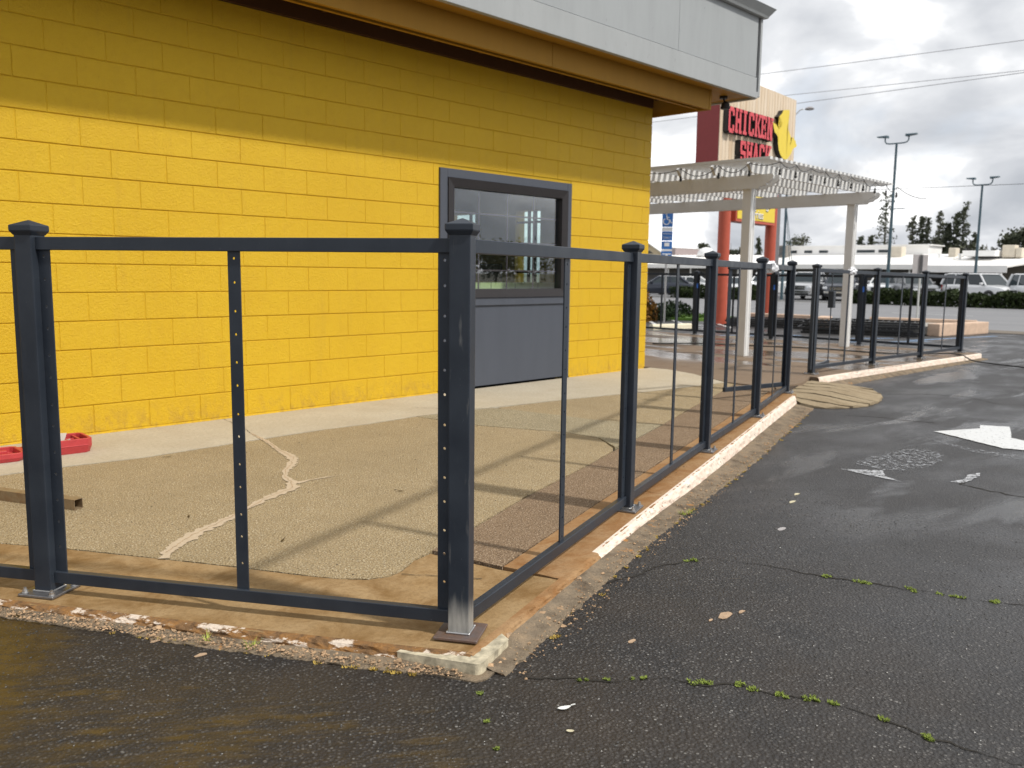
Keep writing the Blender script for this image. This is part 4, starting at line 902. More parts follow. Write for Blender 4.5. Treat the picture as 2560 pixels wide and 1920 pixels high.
# crumpled plastic wraps on the rails
def wrap(loc, size, label):
    bm = bmesh.new(); bmesh.ops.create_icosphere(bm, subdivisions=3, radius=1)
    for v in bm.verts:
        k = 1+.35*mnoise.noise(v.co*2.3+Vector(loc))+.25*mnoise.noise(v.co*6); v.co = Vector((v.co.x*size[0]*k, v.co.y*size[1]*k, v.co.z*size[2]*k))
    me = bpy.data.meshes.new('plastic_wrap'); bm.to_mesh(me); bm.free(); me.materials.append(MT['plastic'])
    o = bpy.data.objects.new('plastic_wrap', me); C.objects.link(o); o.location = loc; tag(o, label, 'plastic wrap', 'plastic wraps on the fence'); return o
wrap((7.22, 3.74, 1.285), (.085, .05, .055), 'crumpled white plastic wrapped on the near fence rail beside a red column')
wrap((11.40, 4.74, 1.285), (.10, .045, .055), 'crumpled white plastic on the far rail beside the farther pergola post')

# ================================================================== SMALL THINGS ON THE GROUND
# open red tool case
tc_ = thing('tool_case', 'open red plastic tool case lying on the pale strip against the yellow wall', 'tool case', (1.96, 5.99, 0.001), rad(-4))
def tray(mb, x0, x1, y0, y1, h, w=.018, ch=.03):
    def ring(x0, x1, y0, y1, c_): return [(x0+c_, y0), (x1-c_, y0), (x1, y0+c_), (x1, y1-c_), (x1-c_, y1), (x0+c_, y1), (x0, y1-c_), (x0, y0+c_)]
    o_ = ring(x0, x1, y0, y1, ch); b_ = ring(x0+.012, x1-.012, y0+.012, y1-.012, ch); i_ = ring(x0+w, x1-w, y0+w, y1-w, ch*.7)
    v = [(x, y, 0) for x, y in b_]+[(x, y, h*.45) for x, y in o_]+[(x, y, h) for x, y in o_]+[(x, y, h) for x, y in i_]+[(x, y, .018) for x, y in i_]
    f = []
    for l in range(4): f += [(l*8+k, l*8+(k+1) % 8, (l+1)*8+(k+1) % 8, (l+1)*8+k) for k in range(8)]
    f += [tuple(range(32, 40)), tuple(range(7, -1, -1))]; mb.add(v, f)
m = MB(); tray(m, -.20, .17, -.12, .14, .095); m.box(.10, .115, -.10, .12, .03, .085); m.box(-.18, .10, .05, .062, .03, .075)
m.box(-.17, .14, -.1235, -.1195, .048, .056)
m.build('tray', MT['case'], tc_, bevel=.002)
m = MB(); tray(m, -.60, -.235, -.15, .12, .055)
for (x, y, w, d) in [(-.50, -.02, .12, .05), (-.36, .03, .06, .05), (-.44, -.09, .16, .03), (-.52, .06, .08, .03)]: m.box(x, x+w, y, y+d, .018, .042)
m.build('lid', MT['case'], tc_, bevel=.003)
MB().box(-.235, -.20, -.10, .10, .035, .047).build('hinge', MT['case'], tc_)
m = MB(); m.tube([(-.14, -.05, .05), (.06, .0, .075)], .008); m.tube([(-.10, .02, .05), (.05, -.06, .06)], .006); m.build('tool', MT['tool'], tc_)
m = MB(); m.tube([(-.16, -.08, .045), (.02, -.07, .05)], .013); m.tube([(-.02, .09, .04), (.08, .09, .05)], .015); m.build('tool_grip', MT['black'], tc_)
m = MB(); m.hexa([(-.03, -.02, .045), (.0, -.06, .05), (.03, -.05, .13), (.0, .0, .125), (-.031, -.022, .047), (-.001, -.062, .052), (.029, -.052, .132), (-.001, -.002, .127)]); m.build('paper_label', MT['paper'], tc_)
MB().box(-.58, -.50, -.152, -.1495, .015, .04).build('paper_label', MT['paper'], tc_)
# rusty square tube
tu = thing('steel_tube', 'rusty square steel tube lying on the tan slab behind the left fence', 'steel tube', (1.54, 4.49, .001), math.atan2(.91, -.41))
m = MB(); w = .0265; L_ = 1.35
def sq(x, r): return [(x, -r, w-r), (x, r, w-r), (x, r, w+r), (x, -r, w+r)]
m.add(sq(0, w)+sq(L_, w)+sq(0, w-.003)+sq(L_, w-.003), [(0, 4, 5, 1), (1, 5, 6, 2), (2, 6, 7, 3), (3, 7, 4, 0), (9, 13, 12, 8), (10, 14, 13, 9), (11, 15, 14, 10), (8, 12, 15, 11), (0, 1, 9, 8), (1, 2, 10, 9), (2, 3, 11, 10), (3, 0, 8, 11), (4, 12, 13, 5), (5, 13, 14, 6), (6, 14, 15, 7), (7, 15, 12, 4)])
m.build('tube_wall', MT['rusttube'], tu)
# leaves and scraps
def flat_leaf(loc, l, w, rz, mat, label, tip=True, curl=.25, cat='leaf', name='fallen_leaf'):
    n = 9; v = []; f = []
    for i in range(n):
        t = i/(n-1); hw = w/2*math.sin(math.pi*(t**.85))**.8 if tip else w/2*(1-abs(2*t-1)**3)
        x = (t-.5)*l; z = .002+curl*l*(t-.5)**2
        v += [(x, -hw, z+curl*.3*hw), (x, 0, z), (x, hw, z+curl*.3*hw)]
    for i in range(n-1): f += [(i*3, i*3+3, i*3+4, i*3+1), (i*3+1, i*3+4, i*3+5, i*3+2)]
    m = MB().add(v, f)
    if tip: m.box(l/2-.002, l/2+.012, -.0012, .0012, .002+curl*l*.25, .0045+curl*l*.25)
    o = m.build(name, mat); o.location = loc; o.rotation_euler = (0, 0, rz)
    tag(o, label, cat, 'leaves and scraps on the asphalt'); return o
z_ = -.048
flat_leaf((1.812, 1.514, z_+.006), .046, .019, rad(-22), MT['leafwhite'], 'bleached white pointed leaf on dark asphalt, bottom centre')
flat_leaf((1.726, 1.42, z_+.006), .023, .013, rad(-50), MT['leafcream'], 'small cream petal on asphalt below the white leaf', False)
def scrap(loc, r, label, mat, seed):
    n = 9; pts = [(loc[0]+r*(.55+.6*abs(mnoise.noise(Vector((k*1.7, seed, 0)))) )*math.cos(2*math.pi*k/n)*1.1, loc[1]+r*(.45+.7*abs(mnoise.noise(Vector((k*2.3, seed, 3)))))*math.sin(2*math.pi*k/n)) for k in range(n)]
    o = MB().prism([((x-loc[0])*1.5, (y-loc[1])*.75) for x, y in pts], 0, .002).build('scrap', mat); o.location = (loc[0], loc[1], za(loc[0])+.001); tag(o, label, 'scrap', 'leaves and scraps on the asphalt'); return o
scrap((2.771, 1.547), .042, 'largest torn tan scrap on the asphalt, right of the corner post', MT['leaftan'], 1.0)
scrap((2.845, 1.523), .018, 'small tan scrap just right of the largest tan scrap', MT['leaftan'], 2.0)
scrap((2.339, 1.659), .020, 'tan scrap on asphalt right of the corner kerb block', MT['leaftan'], 3.0)
scrap((2.694, 1.593-.03), .013, 'tiny orange scrap below the largest tan scrap', MT['leaftan'], 4.0)
scrap((1.22, 2.55), .022, 'orange scrap on asphalt in front of the left kerb', MT['leaftan'], 5.0)
scrap((1.16, 2.75), .016, 'orange scrap on dark asphalt near the left post', MT['leaftan'], 6.0)
scrap((4.63, 2.19), .030, 'flat pale scrap on asphalt beside the white kerb, nearer of two', MT['leafcream'], 7.0)
scrap((4.83, 2.26), .026, 'flat pale scrap on asphalt beside the white kerb, farther of two', MT['leafcream'], 8.0)
scrap((4.02, 1.95), .038, 'crushed grey scrap with a dark leaf on the asphalt', MT['greyback'], 9.0)
for i, (x, y, l) in enumerate([(1.995, 3.33, .035), (2.93, 3.66, .05), (2.40, 5.37, .05), (1.87, 3.98, .03)]):
    flat_leaf((x, y, .004), l, .012, rad(40+70*i), MT['leafdark'], ['dark twig-like leaf on the tan slab by the crack patch', 'long dark leaf on the tan slab near the rail shadow', 'dark leaf at the edge of the pale strip', 'dark curled leaf on tan slab right of the rusty tube'][i], curl=.05)
# loose chips bedded in the asphalt
def chips(n, sampler, rmin, rmax, zf, flat=.6):
    v = []; f = []
    base = [(1, 0, 0), (0, 1, 0), (-1, 0, 0), (0, -1, 0), (0, 0, 1), (0, 0, -1)]; fb = [(0, 1, 4), (1, 2, 4), (2, 3, 4), (3, 0, 4), (1, 0, 5), (2, 1, 5), (3, 2, 5), (0, 3, 5)]
    for _ in range(n):
        x, y = sampler(); r = rmin+(rmax-rmin)*random.random()**2.5; a = random.uniform(0, 6.28); o_ = len(v); ca, sa = math.cos(a), math.sin(a)
        for bx, by, bz in base:
            jx = bx*r*random.uniform(.7, 1.4); jy = by*r*random.uniform(.6, 1.0); v.append((x+jx*ca-jy*sa, y+jx*sa+jy*ca, zf(x)+bz*r*flat+r*.15))
        f += [tuple(i+o_ for i in q) for q in fb]
    return v, f
def samp_near():
    while True:
        x, y = random.uniform(.4, 4.8), random.uniform(0, 3.2)
        # outside of both kerbs
        if (x-1.75)*.855+(y-1.80)*.52 < -.02 or (y < 1.77+(x-1.86)*.33 and x > 1.86): return x, y
v, f = chips(9000, samp_near, .0016, .0058, lambda x: za(x), .55)
kind(MB().add(v, f).build('stone_chips', MT['chip']), 'stuff')
v, f = chips(45, samp_near, .0016, .0045, lambda x: za(x), .7)
kind(MB().add(v, f).build('pale_chips', MT['leafwhite']), 'stuff')
def samp_gut():
    t = random.random()
    if random.random() < .5: x = 1.85+t*6.4; return x, on_line(kr, x)-random.uniform(.05, .22)
    a = Vector((1.80, 1.895)).lerp(Vector((.8, 3.55)), t); o_ = random.uniform(.03, .10); return a.x-.85*o_, a.y-.52*o_
v, f = chips(2600, samp_gut, .002, .008, lambda x: za(x)+.012, .7)
kind(MB().add(v, f).build('gutter_grit', MT['rubble']), 'stuff')
def samp_slab():
    x = random.uniform(1.6, 6); y = random.uniform(2.6, 5.4); return x, y
v, f = chips(420, samp_slab, .0015, .005, lambda x: .001, .6)
kind(MB().add(v, f).build('slab_grit', MT['leafdark']), 'stuff')
# moss and weeds
def tufts(name, spots, mat, blade=(.010, .003), n=60, up=.8):
    v = []; f = []
    for (x, y, z, r) in spots:
        for _ in range(int(n*max(.5, r/.03))):
            a = random.uniform(0, 6.28); d = r*math.sqrt(random.random()); px, py = x+d*math.cos(a), y+d*math.sin(a)
            l = blade[0]*random.uniform(.5, 1.4); w = blade[1]; b = random.uniform(0, 6.28); tz = l*up*random.uniform(.3, 1); tx, ty = math.cos(b)*l*.7, math.sin(b)*l*.7
            o_ = len(v); v += [(px-w*math.sin(b), py+w*math.cos(b), z), (px+w*math.sin(b), py-w*math.cos(b), z), (px+tx, py+ty, z+tz)]; f.append((o_, o_+1, o_+2))
    return kind(MB().add(v, f).build(name, mat), 'stuff')
mo = []
def along(pts, t0, t1, k, r):
    R = resample([(a, b, 0) for a, b in pts], .02); n = len(R)
    for _ in range(k):
        p = R[int(n*random.uniform(t0, t1)) % n]; mo.append((p.x+random.gauss(0, .006), p.y+random.gauss(0, .006), za(p.x)+.001, r*random.uniform(.5, 1.3)))
along(cracks['near'], .36, .40, 4, .012); along(cracks['near'], .43, .50, 7, .013); along(cracks['near'], .53, .56, 4, .012); along(cracks['near'], .575, .61, 5, .013); along(cracks['near'], .63, .65, 3, .010); along(cracks['near'], .74, .755, 3, .010); along(cracks['near'], .82, .835, 3, .012); along(cracks['near'], .12, .36, 9, .004)
for a, b in [(.45, .47), (.50, .53), (.57, .60), (.62, .67), (.69, .71), (.22, .24)]: along(cracks['mid'], a, a+(b-a)*.6, 4, .013)
for p in [(1.70, 1.75), (1.60, 1.62), (1.52, 1.50), (2.40, .70)]: mo.append((*p, za(p[0])+.001, .008))
tufts('moss', mo, MT['moss'], (.009, .0035), 70)
dm = []
for _ in range(60):
    x = random.uniform(2.0, 7.9); dm.append((x, on_line(kr, x)-sh_r(Vector((x, 0, 0)))[1]-random.uniform(.0, .06), za(x)+.001, random.uniform(.006, .018)))
for _ in range(26):
    a = Vector((1.72, 2.02)).lerp(Vector((1.15, 2.97)), random.random()**1.4); dm.append((a.x-.85*.09, a.y-.52*.09, za(a.x)+.001, random.uniform(.006, .016)))
tufts('dry_moss', dm, MT['drymoss'], (.010, .003), 60)
tufts('weeds', [(1.365, 2.495, -.035, .02), (3.85, 2.43, -.055, .022), (3.89, 2.41, -.055, .012), (1.28, 2.63, -.03, .010)], simple('yellow_green_weed', (0.30, 0.34, 0.06), .8, var=.4), (.035, .0022), 45, 1.0)
# black hose crossing the terrace
hz_ = lambda x: slopeX(x)+.014
hp = [(12.9, 8.9, -.02), (13.6, 8.4, -.02), (14.1, 7.5, -.03), (14.45, 6.6, -.03), (14.5, 5.8, -.035), (14.6, 5.3, -.035), (14.95, 5.0, -.035), (15.3, 4.75, -.037), (15.35, 4.50, -.04), (15.33, 4.30, -.12), (15.2, 4.0, -.135), (14.95, 3.6, -.13), (14.7, 3.2, -.125), (14.2, 2.4, -.12), (13.9, 1.4, -.12)]
def smooth_path(P, k=6):
    P = [Vector(p) for p in P]; out = []
    for i in range(len(P)-1):
        p0, p1, p2, p3 = P[max(i-1, 0)], P[i], P[i+1], P[min(i+2, len(P)-1)]
        for j in range(k):
            t = j/k; out.append(.5*((2*p1)+(p2-p0)*t+(2*p0-5*p1+4*p2-p3)*t*t+(3*p1-p0-3*p2+p3)*t**3))
    return out+[P[-1]]
tag(MB().tube(smooth_path(hp), .011, 8).build('hose', MT['hose'], smooth=True), 'black rubber hose snaking off the terrace onto the asphalt', 'hose')

# ================================================================== PERGOLA
pg = thing('pergola', 'white pergola with slatted roof and square posts beside the yellow building', 'pergola', (12.07, 6.66, -.02))
PO = Vector((12.07, 6.66, -.02))
def prel(o): o.location = -PO; return o
wv = MT['white_vinyl']; pX = (12.07, 15.62); pY = {12.07: (6.66, 12.3), 15.62: (6.56, 12.3)}
for px in pX:
    for py in pY[px]:
        zg = slopeX(px)-.003; h = .072
        m = MB().box(px-h, px+h, py-h, py+h, zg, 2.63)
        for sx in (-1, 1): m.box(px+sx*.038-.010, px+sx*.038+.010, py-h-.008, py-h, zg, 2.5)
        prel(m.build('post', wv, pg, bevel=.004))
def beam(x0, x1, y0, y1, z0, z1):
    """beam along Y with a stepped, rounded tail at y0"""
    pr = [(y0+.02, z1), (y0, z1-.03), (y0+.01, z0+.13), (y0+.06, z0+.085), (y0+.10, z0+.075), (y0+.11, z0+.045), (y0+.20, z0+.03), (y0+.22, z0), (y1, z0), (y1, z1)]
    n_ = len(pr); v = [(x0, a, b) for a, b in pr]+[(x1, a, b) for a, b in pr]
    return MB().add(v, [tuple(range(n_)), tuple(range(2*n_-1, n_-1, -1))]+[(i, n_+i, n_+(i+1) % n_, (i+1) % n_) for i in range(n_)])
for px in pX:
    for s_ in (-1, 1):
        xa = px+s_*.073; x0, x1 = (xa-.05, xa) if s_ < 0 else (xa, xa+.05)
        prel(beam(x0, x1, pY[px][0]-.44, 12.8, 2.50, 2.70).build('beam', wv, pg))
ry = 6.44; k_ = 0
while ry < 12.7:
    x0, x1 = 11.58, 16.05; pr = [(x0+.03, 2.842), (x0, 2.82), (x0+.10, 2.702), (x1-.1, 2.702), (x1, 2.82), (x1-.03, 2.842)]
    v = [(a, ry-.02, b) for a, b in pr]+[(a, ry+.02, b) for a, b in pr]; n_ = len(pr)
    prel(MB().add(v, [tuple(range(n_)), tuple(range(2*n_-1, n_-1, -1))]+[(i, n_+i, n_+(i+1) % n_, (i+1) % n_) for i in range(n_)]).build('rafter', wv, pg)); ry += .60; k_ += 1
sx = 11.50; smesh = None
while sx < 16.1:
    if smesh is None:
        o = MB().box(-.036, .036, 6.03, 12.7, 2.843, 2.883).build('slat', wv, pg); smesh = o.data
    else: o = bpy.data.objects.new('slat', smesh); C.objects.link(o); o.parent = pg
    o.location = Vector((sx, 0, 0))-PO; sx += .155
# string lights looped along the pergola edges
sl_ = thing('string_lights', 'black string of dark bulbs looped along the white pergola edge', 'string lights', (11.7, 6.1, 2.84))
SO = Vector((11.7, 6.1, 2.84)); anchors = []
for y in (9.6, 8.9, 8.2, 7.5, 6.85, 6.35): anchors.append(Vector((11.47, y, 2.81)))
for i, x in enumerate(np.linspace(11.75, 16.2, 10)): anchors.append(Vector((x, 6.02, 2.83)))
anchors.append(Vector((17.6, 5.9, 2.72)))
cp_ = []; bulbs = []
for i, (a, b) in enumerate(zip(anchors[:-1], anchors[1:])):
    sag = random.uniform(.03, .13)
    for j in range(8):
        t = j/8; p = a.lerp(b, t); p.z -= sag*4*t*(1-t); cp_.append(p-SO)
    bulbs.append(a-SO)
MB().tube(cp_, .006, 5).build('cable', MT['wire'], sl_)
for p in bulbs:
    m = MB(); m.tube([p, p+Vector((0, 0, -.10))], .003, 5); m.lathe((p.x, p.y, p.z-.10), [(.006, .0), (.016, -.010), (.016, -.045), (.022, -.058), (.022, -.075), (.012, -.088)], 10); m.build('bulb_socket', MT['bulb'], sl_)

# ================================================================== ROADSIDE SIGN
SX = Vector((0.99731, 0.07331, 0)); SN = Vector((SX.y, -SX.x, 0)); SB = Vector((22.19, 12.99, 0))
sg = thing('roadside_sign', 'tall CHICKEN SHACK sign of pale boards on two red pipe columns', 'sign', (22.19, 12.99, za(22.19)), math.atan2(SX.y, SX.x))
z0s = za(22.19)
def slz(z): return z-z0s   # world height to local
for u in (0, 3.233): MB().cyl((u, 0, 0), .172, slz(4.1), 28).build('column', MT['red'], sg, smooth=False)
UX0, UX1, SD = -1.24, 3.87, .35; ZS0, ZS1 = 3.95, 6.62
m = MB().box(UX0, UX1, -SD+.02, SD-.02, slz(ZS0), slz(ZS1)); m.build('sign_box', MT['maroon'], sg)
bw_ = .195; u = UX0+.01
while u < UX1-.02:
    MB().box(u, min(u+bw_-.012, UX1-.005), -SD-.004, -SD+.019, slz(ZS0)+.02, slz(ZS1)+.015).build('siding_board', MT['siding'], sg); u += bw_
# slab-serif letters on deep black returns
def glyph(ch):
    B = lambda x0, x1, y0, y1: [(x0, y0), (x1, y0), (x1, y1), (x0, y1)]
    s = .20
    if ch == 'C': return [B(.06, .32, .06, .94), B(.2, .80, .0, .17), B(.2, .80, .83, 1), B(.62, .9, .68, .92), B(.62, .9, .08, .32)]
    if ch == 'H': return [B(.08, .36, 0, 1), B(.64, .92, 0, 1), B(.3, .7, .42, .60), B(0, .44, 0, .13), B(0, .44, .87, 1), B(.56, 1, 0, .13), B(.56, 1, .87, 1)]
    if ch == 'I': return [B(.34, .66, 0, 1), B(.2, .8, 0, .13), B(.2, .8, .87, 1)]
    if ch == 'K': return [B(.08, .36, 0, 1), B(0, .44, 0, .13), B(0, .44, .87, 1), [(.34, .40), (.66, .95), (.95, .95), (.52, .46)], [(.34, .60), (.52, .66), (.95, .05), (.66, .05)], B(.56, 1, .87, 1), B(.56, 1, 0, .13)]
    if ch == 'E': return [B(.08, .36, 0, 1), B(0, .85, 0, .16), B(0, .85, .84, 1), B(.3, .66, .42, .58), B(.66, .9, 0, .3), B(.66, .9, .7, 1), B(.55, .70, .34, .66)]
    if ch == 'N': return [B(.08, .32, 0, 1), B(.68, .92, 0, 1), [(.12, 1), (.42, 1), (.88, 0), (.62, 0)], B(0, .40, 0, .13), B(0, .34, .87, 1), B(.58, 1, .87, 1)]
    if ch == 'S': return [B(.1, .9, .0, .17), B(.1, .9, .83, 1), B(.06, .34, .52, .94), B(.66, .94, .06, .50), B(.1, .9, .41, .58), B(.66, .92, .68, .9), B(.08, .34, .1, .32)]
    if ch == 'A': return [[(.02, 0), (.30, 0), (.62, 1), (.36, 1)], [(.70, 0), (.98, 0), (.64, 1), (.38, 1)], B(.25, .75, .24, .40), B(0, .40, 0, .12), B(.60, 1, 0, .12)]
def letter(ch, u0, w, zlo, zhi):
    m = MB(); d0, d1 = -SD-.16, -SD-.004
    for q, P_ in enumerate(glyph(ch)):
        e = .0025*q
        pts = [(u0+x*w, slz(zlo+y*(zhi-zlo))) for x, y in P_]; n_ = len(pts)
        v = [(x, d0-e, z) for x, z in pts]+[(x, d1, z) for x, z in pts]
        m.add(v, [tuple(range(n_))], 0); m.add(v, [(i, n_+i, n_+(i+1) % n_, (i+1) % n_) for i in range(n_)], 1)
        # dark outline behind the face
        xs_ = [p[0] for p in pts]; zs_ = [p[1] for p in pts]; cx, cz = sum(xs_)/n_, sum(zs_)/n_; g_ = .014
        out = [(x+(g_ if x > cx else -g_), z+(g_ if z > cz else -g_)) for x, z in pts]
        v = [(x, d0+.03+e, z) for x, z in out]+[(x, d1, z) for x, z in out]; m.add(v, [tuple(range(n_))], 1); m.add(v, [(i, n_+i, n_+(i+1) % n_, (i+1) % n_) for i in range(n_)], 1)
    o = m.build('letter', [MT['letter_red'], MT['black']], sg); return o
for i, ch in enumerate('CHICKEN'):
    k_ = i/6; letter(ch, -1.07+i*.418, .395, 5.06+.10*k_+(0 if 0 < i < 6 else -.02), 5.72+.07*k_)
for i, ch in enumerate('SHACK'): letter(ch, -.29+i*.418, .395, 4.28+.07*i/4, 4.92+.07*i/4)
# plain yellow cut-out of a standing bird, without face or drawing
outl = [(465, 490), (530, 380), (560, 280), (640, 235), (715, 215), (715, 330), (700, 420), (705, 540), (670, 670), (740, 830), (780, 930), (782, 1050), (748, 1140), (775, 1165), (800, 1080), (812, 930), (850, 920), (865, 980), (905, 985), (915, 1060), (945, 1110), (920, 1170), (850, 1230), (800, 1400), (750, 1500), (690, 1610), (600, 1580), (540, 1500), (495, 1380), (470, 1230), (470, 1080), (420, 975), (380, 950), (350, 840), (325, 700), (400, 720), (440, 780), (475, 830), (530, 740), (545, 650), (500, 530)]
def bu(x): return 1.84+(x-330)*.003017
def bz(y): return slz(6.2-(y-215)*.00107)
bm = bmesh.new(); pts = [(bu(x), bz(y)) for x, y in outl]
vs = [bm.verts.new((x, -SD-.16, z)) for x, z in pts]; fc = bm.faces.new(vs); bk = [bm.verts.new((x, -SD-.004, z)) for x, z in pts]; n_ = len(vs)
sides = [bm.faces.new((vs[i], vs[(i+1) % n_], bk[(i+1) % n_], bk[i])) for i in range(n_)]
for s__ in sides: s__.material_index = 1
bmesh.ops.triangulate(bm, faces=[fc]); bmesh.ops.recalc_face_normals(bm, faces=bm.faces)
me = bpy.data.meshes.new('cutout_bird'); bm.to_mesh(me); bm.free(); me.materials.append(MT['sign_yellow']); me.materials.append(MT['black']); o = bpy.data.objects.new('cutout_bird', me); C.objects.link(o); o.parent = sg
# lower yellow board
MB().box(.25, 3.0, -.22, .22, slz(2.76), slz(3.66)).build('menu_board_box', MT['red'], sg)
MB().box(.33, 2.93, -.235, -.221, slz(2.84), slz(3.58)).build('menu_board_face', MT['sign_yellow'], sg)
def text(body, size, loc, mat, parent, rot=(rad(90), 0, 0), align='CENTER', ext=.004, name='lettering'):
    cu = bpy.data.curves.new(name, 'FONT'); cu.body = body; cu.size = size; cu.align_x = align; cu.align_y = 'CENTER'; cu.extrude = ext; cu.resolution_u = 3
    cu.materials.append(mat); tmp = bpy.data.objects.new(name, cu); C.objects.link(tmp); me = bpy.data.meshes.new_from_object(tmp); bpy.data.objects.remove(tmp); o = bpy.data.objects.new(name, me); C.objects.link(o); o.parent = parent; o.location = loc; o.rotation_euler = rot; return o
for dx_, dz_, mt, e in [(0.018, -.018, MT['black'], .004), (0, 0, MT['white'], .008)]:
    text('Wings', .40, (2.05+dx_, -.242, slz(3.36)+dz_), mt, sg, ext=e); text('Fries', .36, (1.72+dx_, -.242, slz(3.01)+dz_), mt, sg, ext=e)
text('Wings', .40, (2.05, .242, slz(3.36)), MT['white'], sg, (rad(90), 0, rad(180)))

# ================================================================== LOT FURNITURE
# accessible parking sign
Hx, Hy = 20.9, 14.05; zg = za(Hx)
hs = thing('parking_sign', 'blue accessible parking sign stack on a galvanised post', 'sign', (Hx, Hy, zg), rad(-54)); H = 2.98+.05
MB().tube([(0, 0, 0), (0, 0, H-.95+.25)], .03, 10).build('post', MT['zinc'], hs)
def plate_(z0, z1, mat, w=.30): return MB().box(-w/2, w/2, -.04, -.032, z0, z1).build('sign_plate', mat, hs, bevel=.004)
zt = H-zg-.02
p1 = plate_(zt-.46, zt, MT['blue']); plate_(zt-.84, zt-.58, MT['blue']); plate_(zt-1.08, zt-.86, MT['blue']); plate_(zt-1.42, zt-1.14, MT['blue'])
m = MB(); cx, cz = 0, zt-.24
m.tube([(cx-.03, -.046, cz+.10), (cx-.01, -.046, cz-.01), (cx+.06, -.046, cz-.02), (cx+.10, -.046, cz-.11), (cx+.13, -.046, cz-.10)], .017, 6)
m.tube([(cx-.02, -.046, cz+.05), (cx+.05, -.046, cz+.045)], .013, 6)
m.tube([(cx-.035+.085*math.cos(a), -.046, cz-.07+.085*math.sin(a)) for a in np.linspace(rad(115), rad(380), 14)], .015, 6)
m.lathe((cx-.035, -.046, cz+.145), [(.005, -.028), (.028, -.01), (.028, .01), (.005, .028)], 10); m.build('wheelchair_symbol', MT['white'], hs)
text('PARKING', .062, (0, -.044, zt-.65), MT['white'], hs); text('ONLY', .085, (0, -.044, zt-.76), MT['white'], hs)
m = MB(); m.box(-.07, .07, -.044, -.0405, zt-1.0, zt-.90); m.build('white_legend', MT['white'], hs)
m = MB(); m.box(-.12, .12, -.044, -.0405, zt-1.23, zt-1.20); m.box(-.03, .03, -.044, -.0405, zt-1.36, zt-1.23); m.box(-.11, .11, -.044, -.0405, zt-1.40, zt-1.37); m.build('white_legend', MT['white'], hs)
plate_(zt-.575, zt-.47, MT['white']); plate_(zt-1.135, zt-1.085, MT['white'])
# grey back of a traffic sign beyond the fence
bs = thing('traffic_sign', 'grey back of a rectangular traffic sign on a post beyond the fence', 'sign', (29.0, 9.87, za(25)), rad(-28))
MB().box(-.025, .025, -.02, .02, 0, 2.15).build('post', simple('pale_sign_post', (0.45, 0.46, 0.44), .6), bs); MB().box(-.045, .045, -.035, -.021, 1.55, 2.12).build('bracket', MT['wire'], bs); MB().box(-.30, .30, .021, .027, 1.50, 2.13).build('sign_plate', MT['greyback'], bs, bevel=.003)
# wheel stop, planter blocks, stack of spare fence frames
ws = MB(); pr = [(-.09, 0), (.09, 0), (.075, .10), (.05, .13), (-.05, .13), (-.075, .10)]
v = [(-.85, a, b) for a, b in pr]+[(-.80, a*.9, b) for a, b in pr]+[(.80, a*.9, b) for a, b in pr]+[(.85, a, b*.9) for a, b in pr]; n_ = 6
ws.add(v, [tuple(range(5, -1, -1)), tuple(range(18, 24))]+[(l*6+i, l*6+(i+1) % 6, (l+1)*6+(i+1) % 6, (l+1)*6+i) for l in range(3) for i in range(6)])
o = ws.build('wheel_stop', MT['stop']); o.location = (18.85, 12.45, za(18.8)); o.rotation_euler = (0, 0, math.atan2(-.25, 1.03)+rad(0)); o.scale = (.80, 1, 1); tag(o, 'cream concrete wheel stop beside the accessible parking sign', 'wheel stop')
o = MB().box(-.5, .5, -.10, .10, 0, .14).build('wheel_stop', MT['yellowstop'], bevel=.02); o.location = (16.78, 3.32, za(17)); o.rotation_euler = (0, 0, rad(-62)); tag(o, 'yellow painted wheel stop at the right edge past the hose', 'wheel stop')
def kblock(x, y, l, w, h, rz, label):
    o = MB().box(-l/2, l/2, -w/2, w/2, 0, h).build('kerb_block', MT['pinkblock'], bevel=.03, seg=2); o.location = (x, y, za(x)); o.rotation_euler = (0, 0, rz); tag(o, label, 'kerb block', 'pink concrete kerb blocks'); return o
kblock(22.45, 7.02, .95, .30, .30, rad(-8), 'pink kerb block at the left of the gravel planter front')
kblock(23.75, 6.78, 1.35, .30, .30, rad(-9), 'longer pink kerb block at the right of the gravel planter front')
kblock(24.2, 8.1, .25, 2.6, .32, rad(14), 'long pink kerb block along the street side of the gravel planter')
kblock(21.9, 9.75, .95, .30, .36, rad(20), 'pink kerb block standing among the stacked black frames')
kblock(23.6, 12.0, .30, 2.2, .30, rad(8), 'pink kerb block behind the right red column')
poly_slab('planter_gravel', [(22.2, 7.15), (24.3, 6.95), (24.1, 9.3), (22.3, 9.3)], za(23)+.22, .2, m_flat('grey_planter_gravel', (0.25, 0.24, 0.22), (0.40, 0.39, 0.36), .9, 3, 25), None, .2, .02)['kind'] = 'structure'
def spare(x, y, z, rz, L, label):
    t = thing('spare_fence_frame', label, 'spare frame', (x, y, z), rz, 'stacked spare fence frames'); m = MB()
    for yy in (-.60, .60): m.box(-L/2, L/2, yy-.025, yy+.025, 0, .05)
    m.build('rail', MT['fence_dark'] if 'fence_dark' in MT else MT.setdefault('fence_dark', simple('black_frame_paint', (0.016, 0.017, 0.019), .4)), t)
    m = MB(); n_ = int(L/.14)
    for i in range(n_+1): m.box(-L/2+i*L/n_-.012, -L/2+i*L/n_+.012, -.575, .575, .012, .038)
    m.build('bar', MT['fence_dark'], t)
zz = za(21)
for i in range(6): spare(21.3+random.uniform(-.12, .12), 8.6+random.uniform(-.1, .1), zz+.005+i*.056, rad(-72+random.uniform(-3, 3)), 2.6, 'black fence frame in the stack by the planter, layer %s' % ['at the bottom', 'second up', 'third up', 'fourth up', 'fifth up', 'on top'][i])
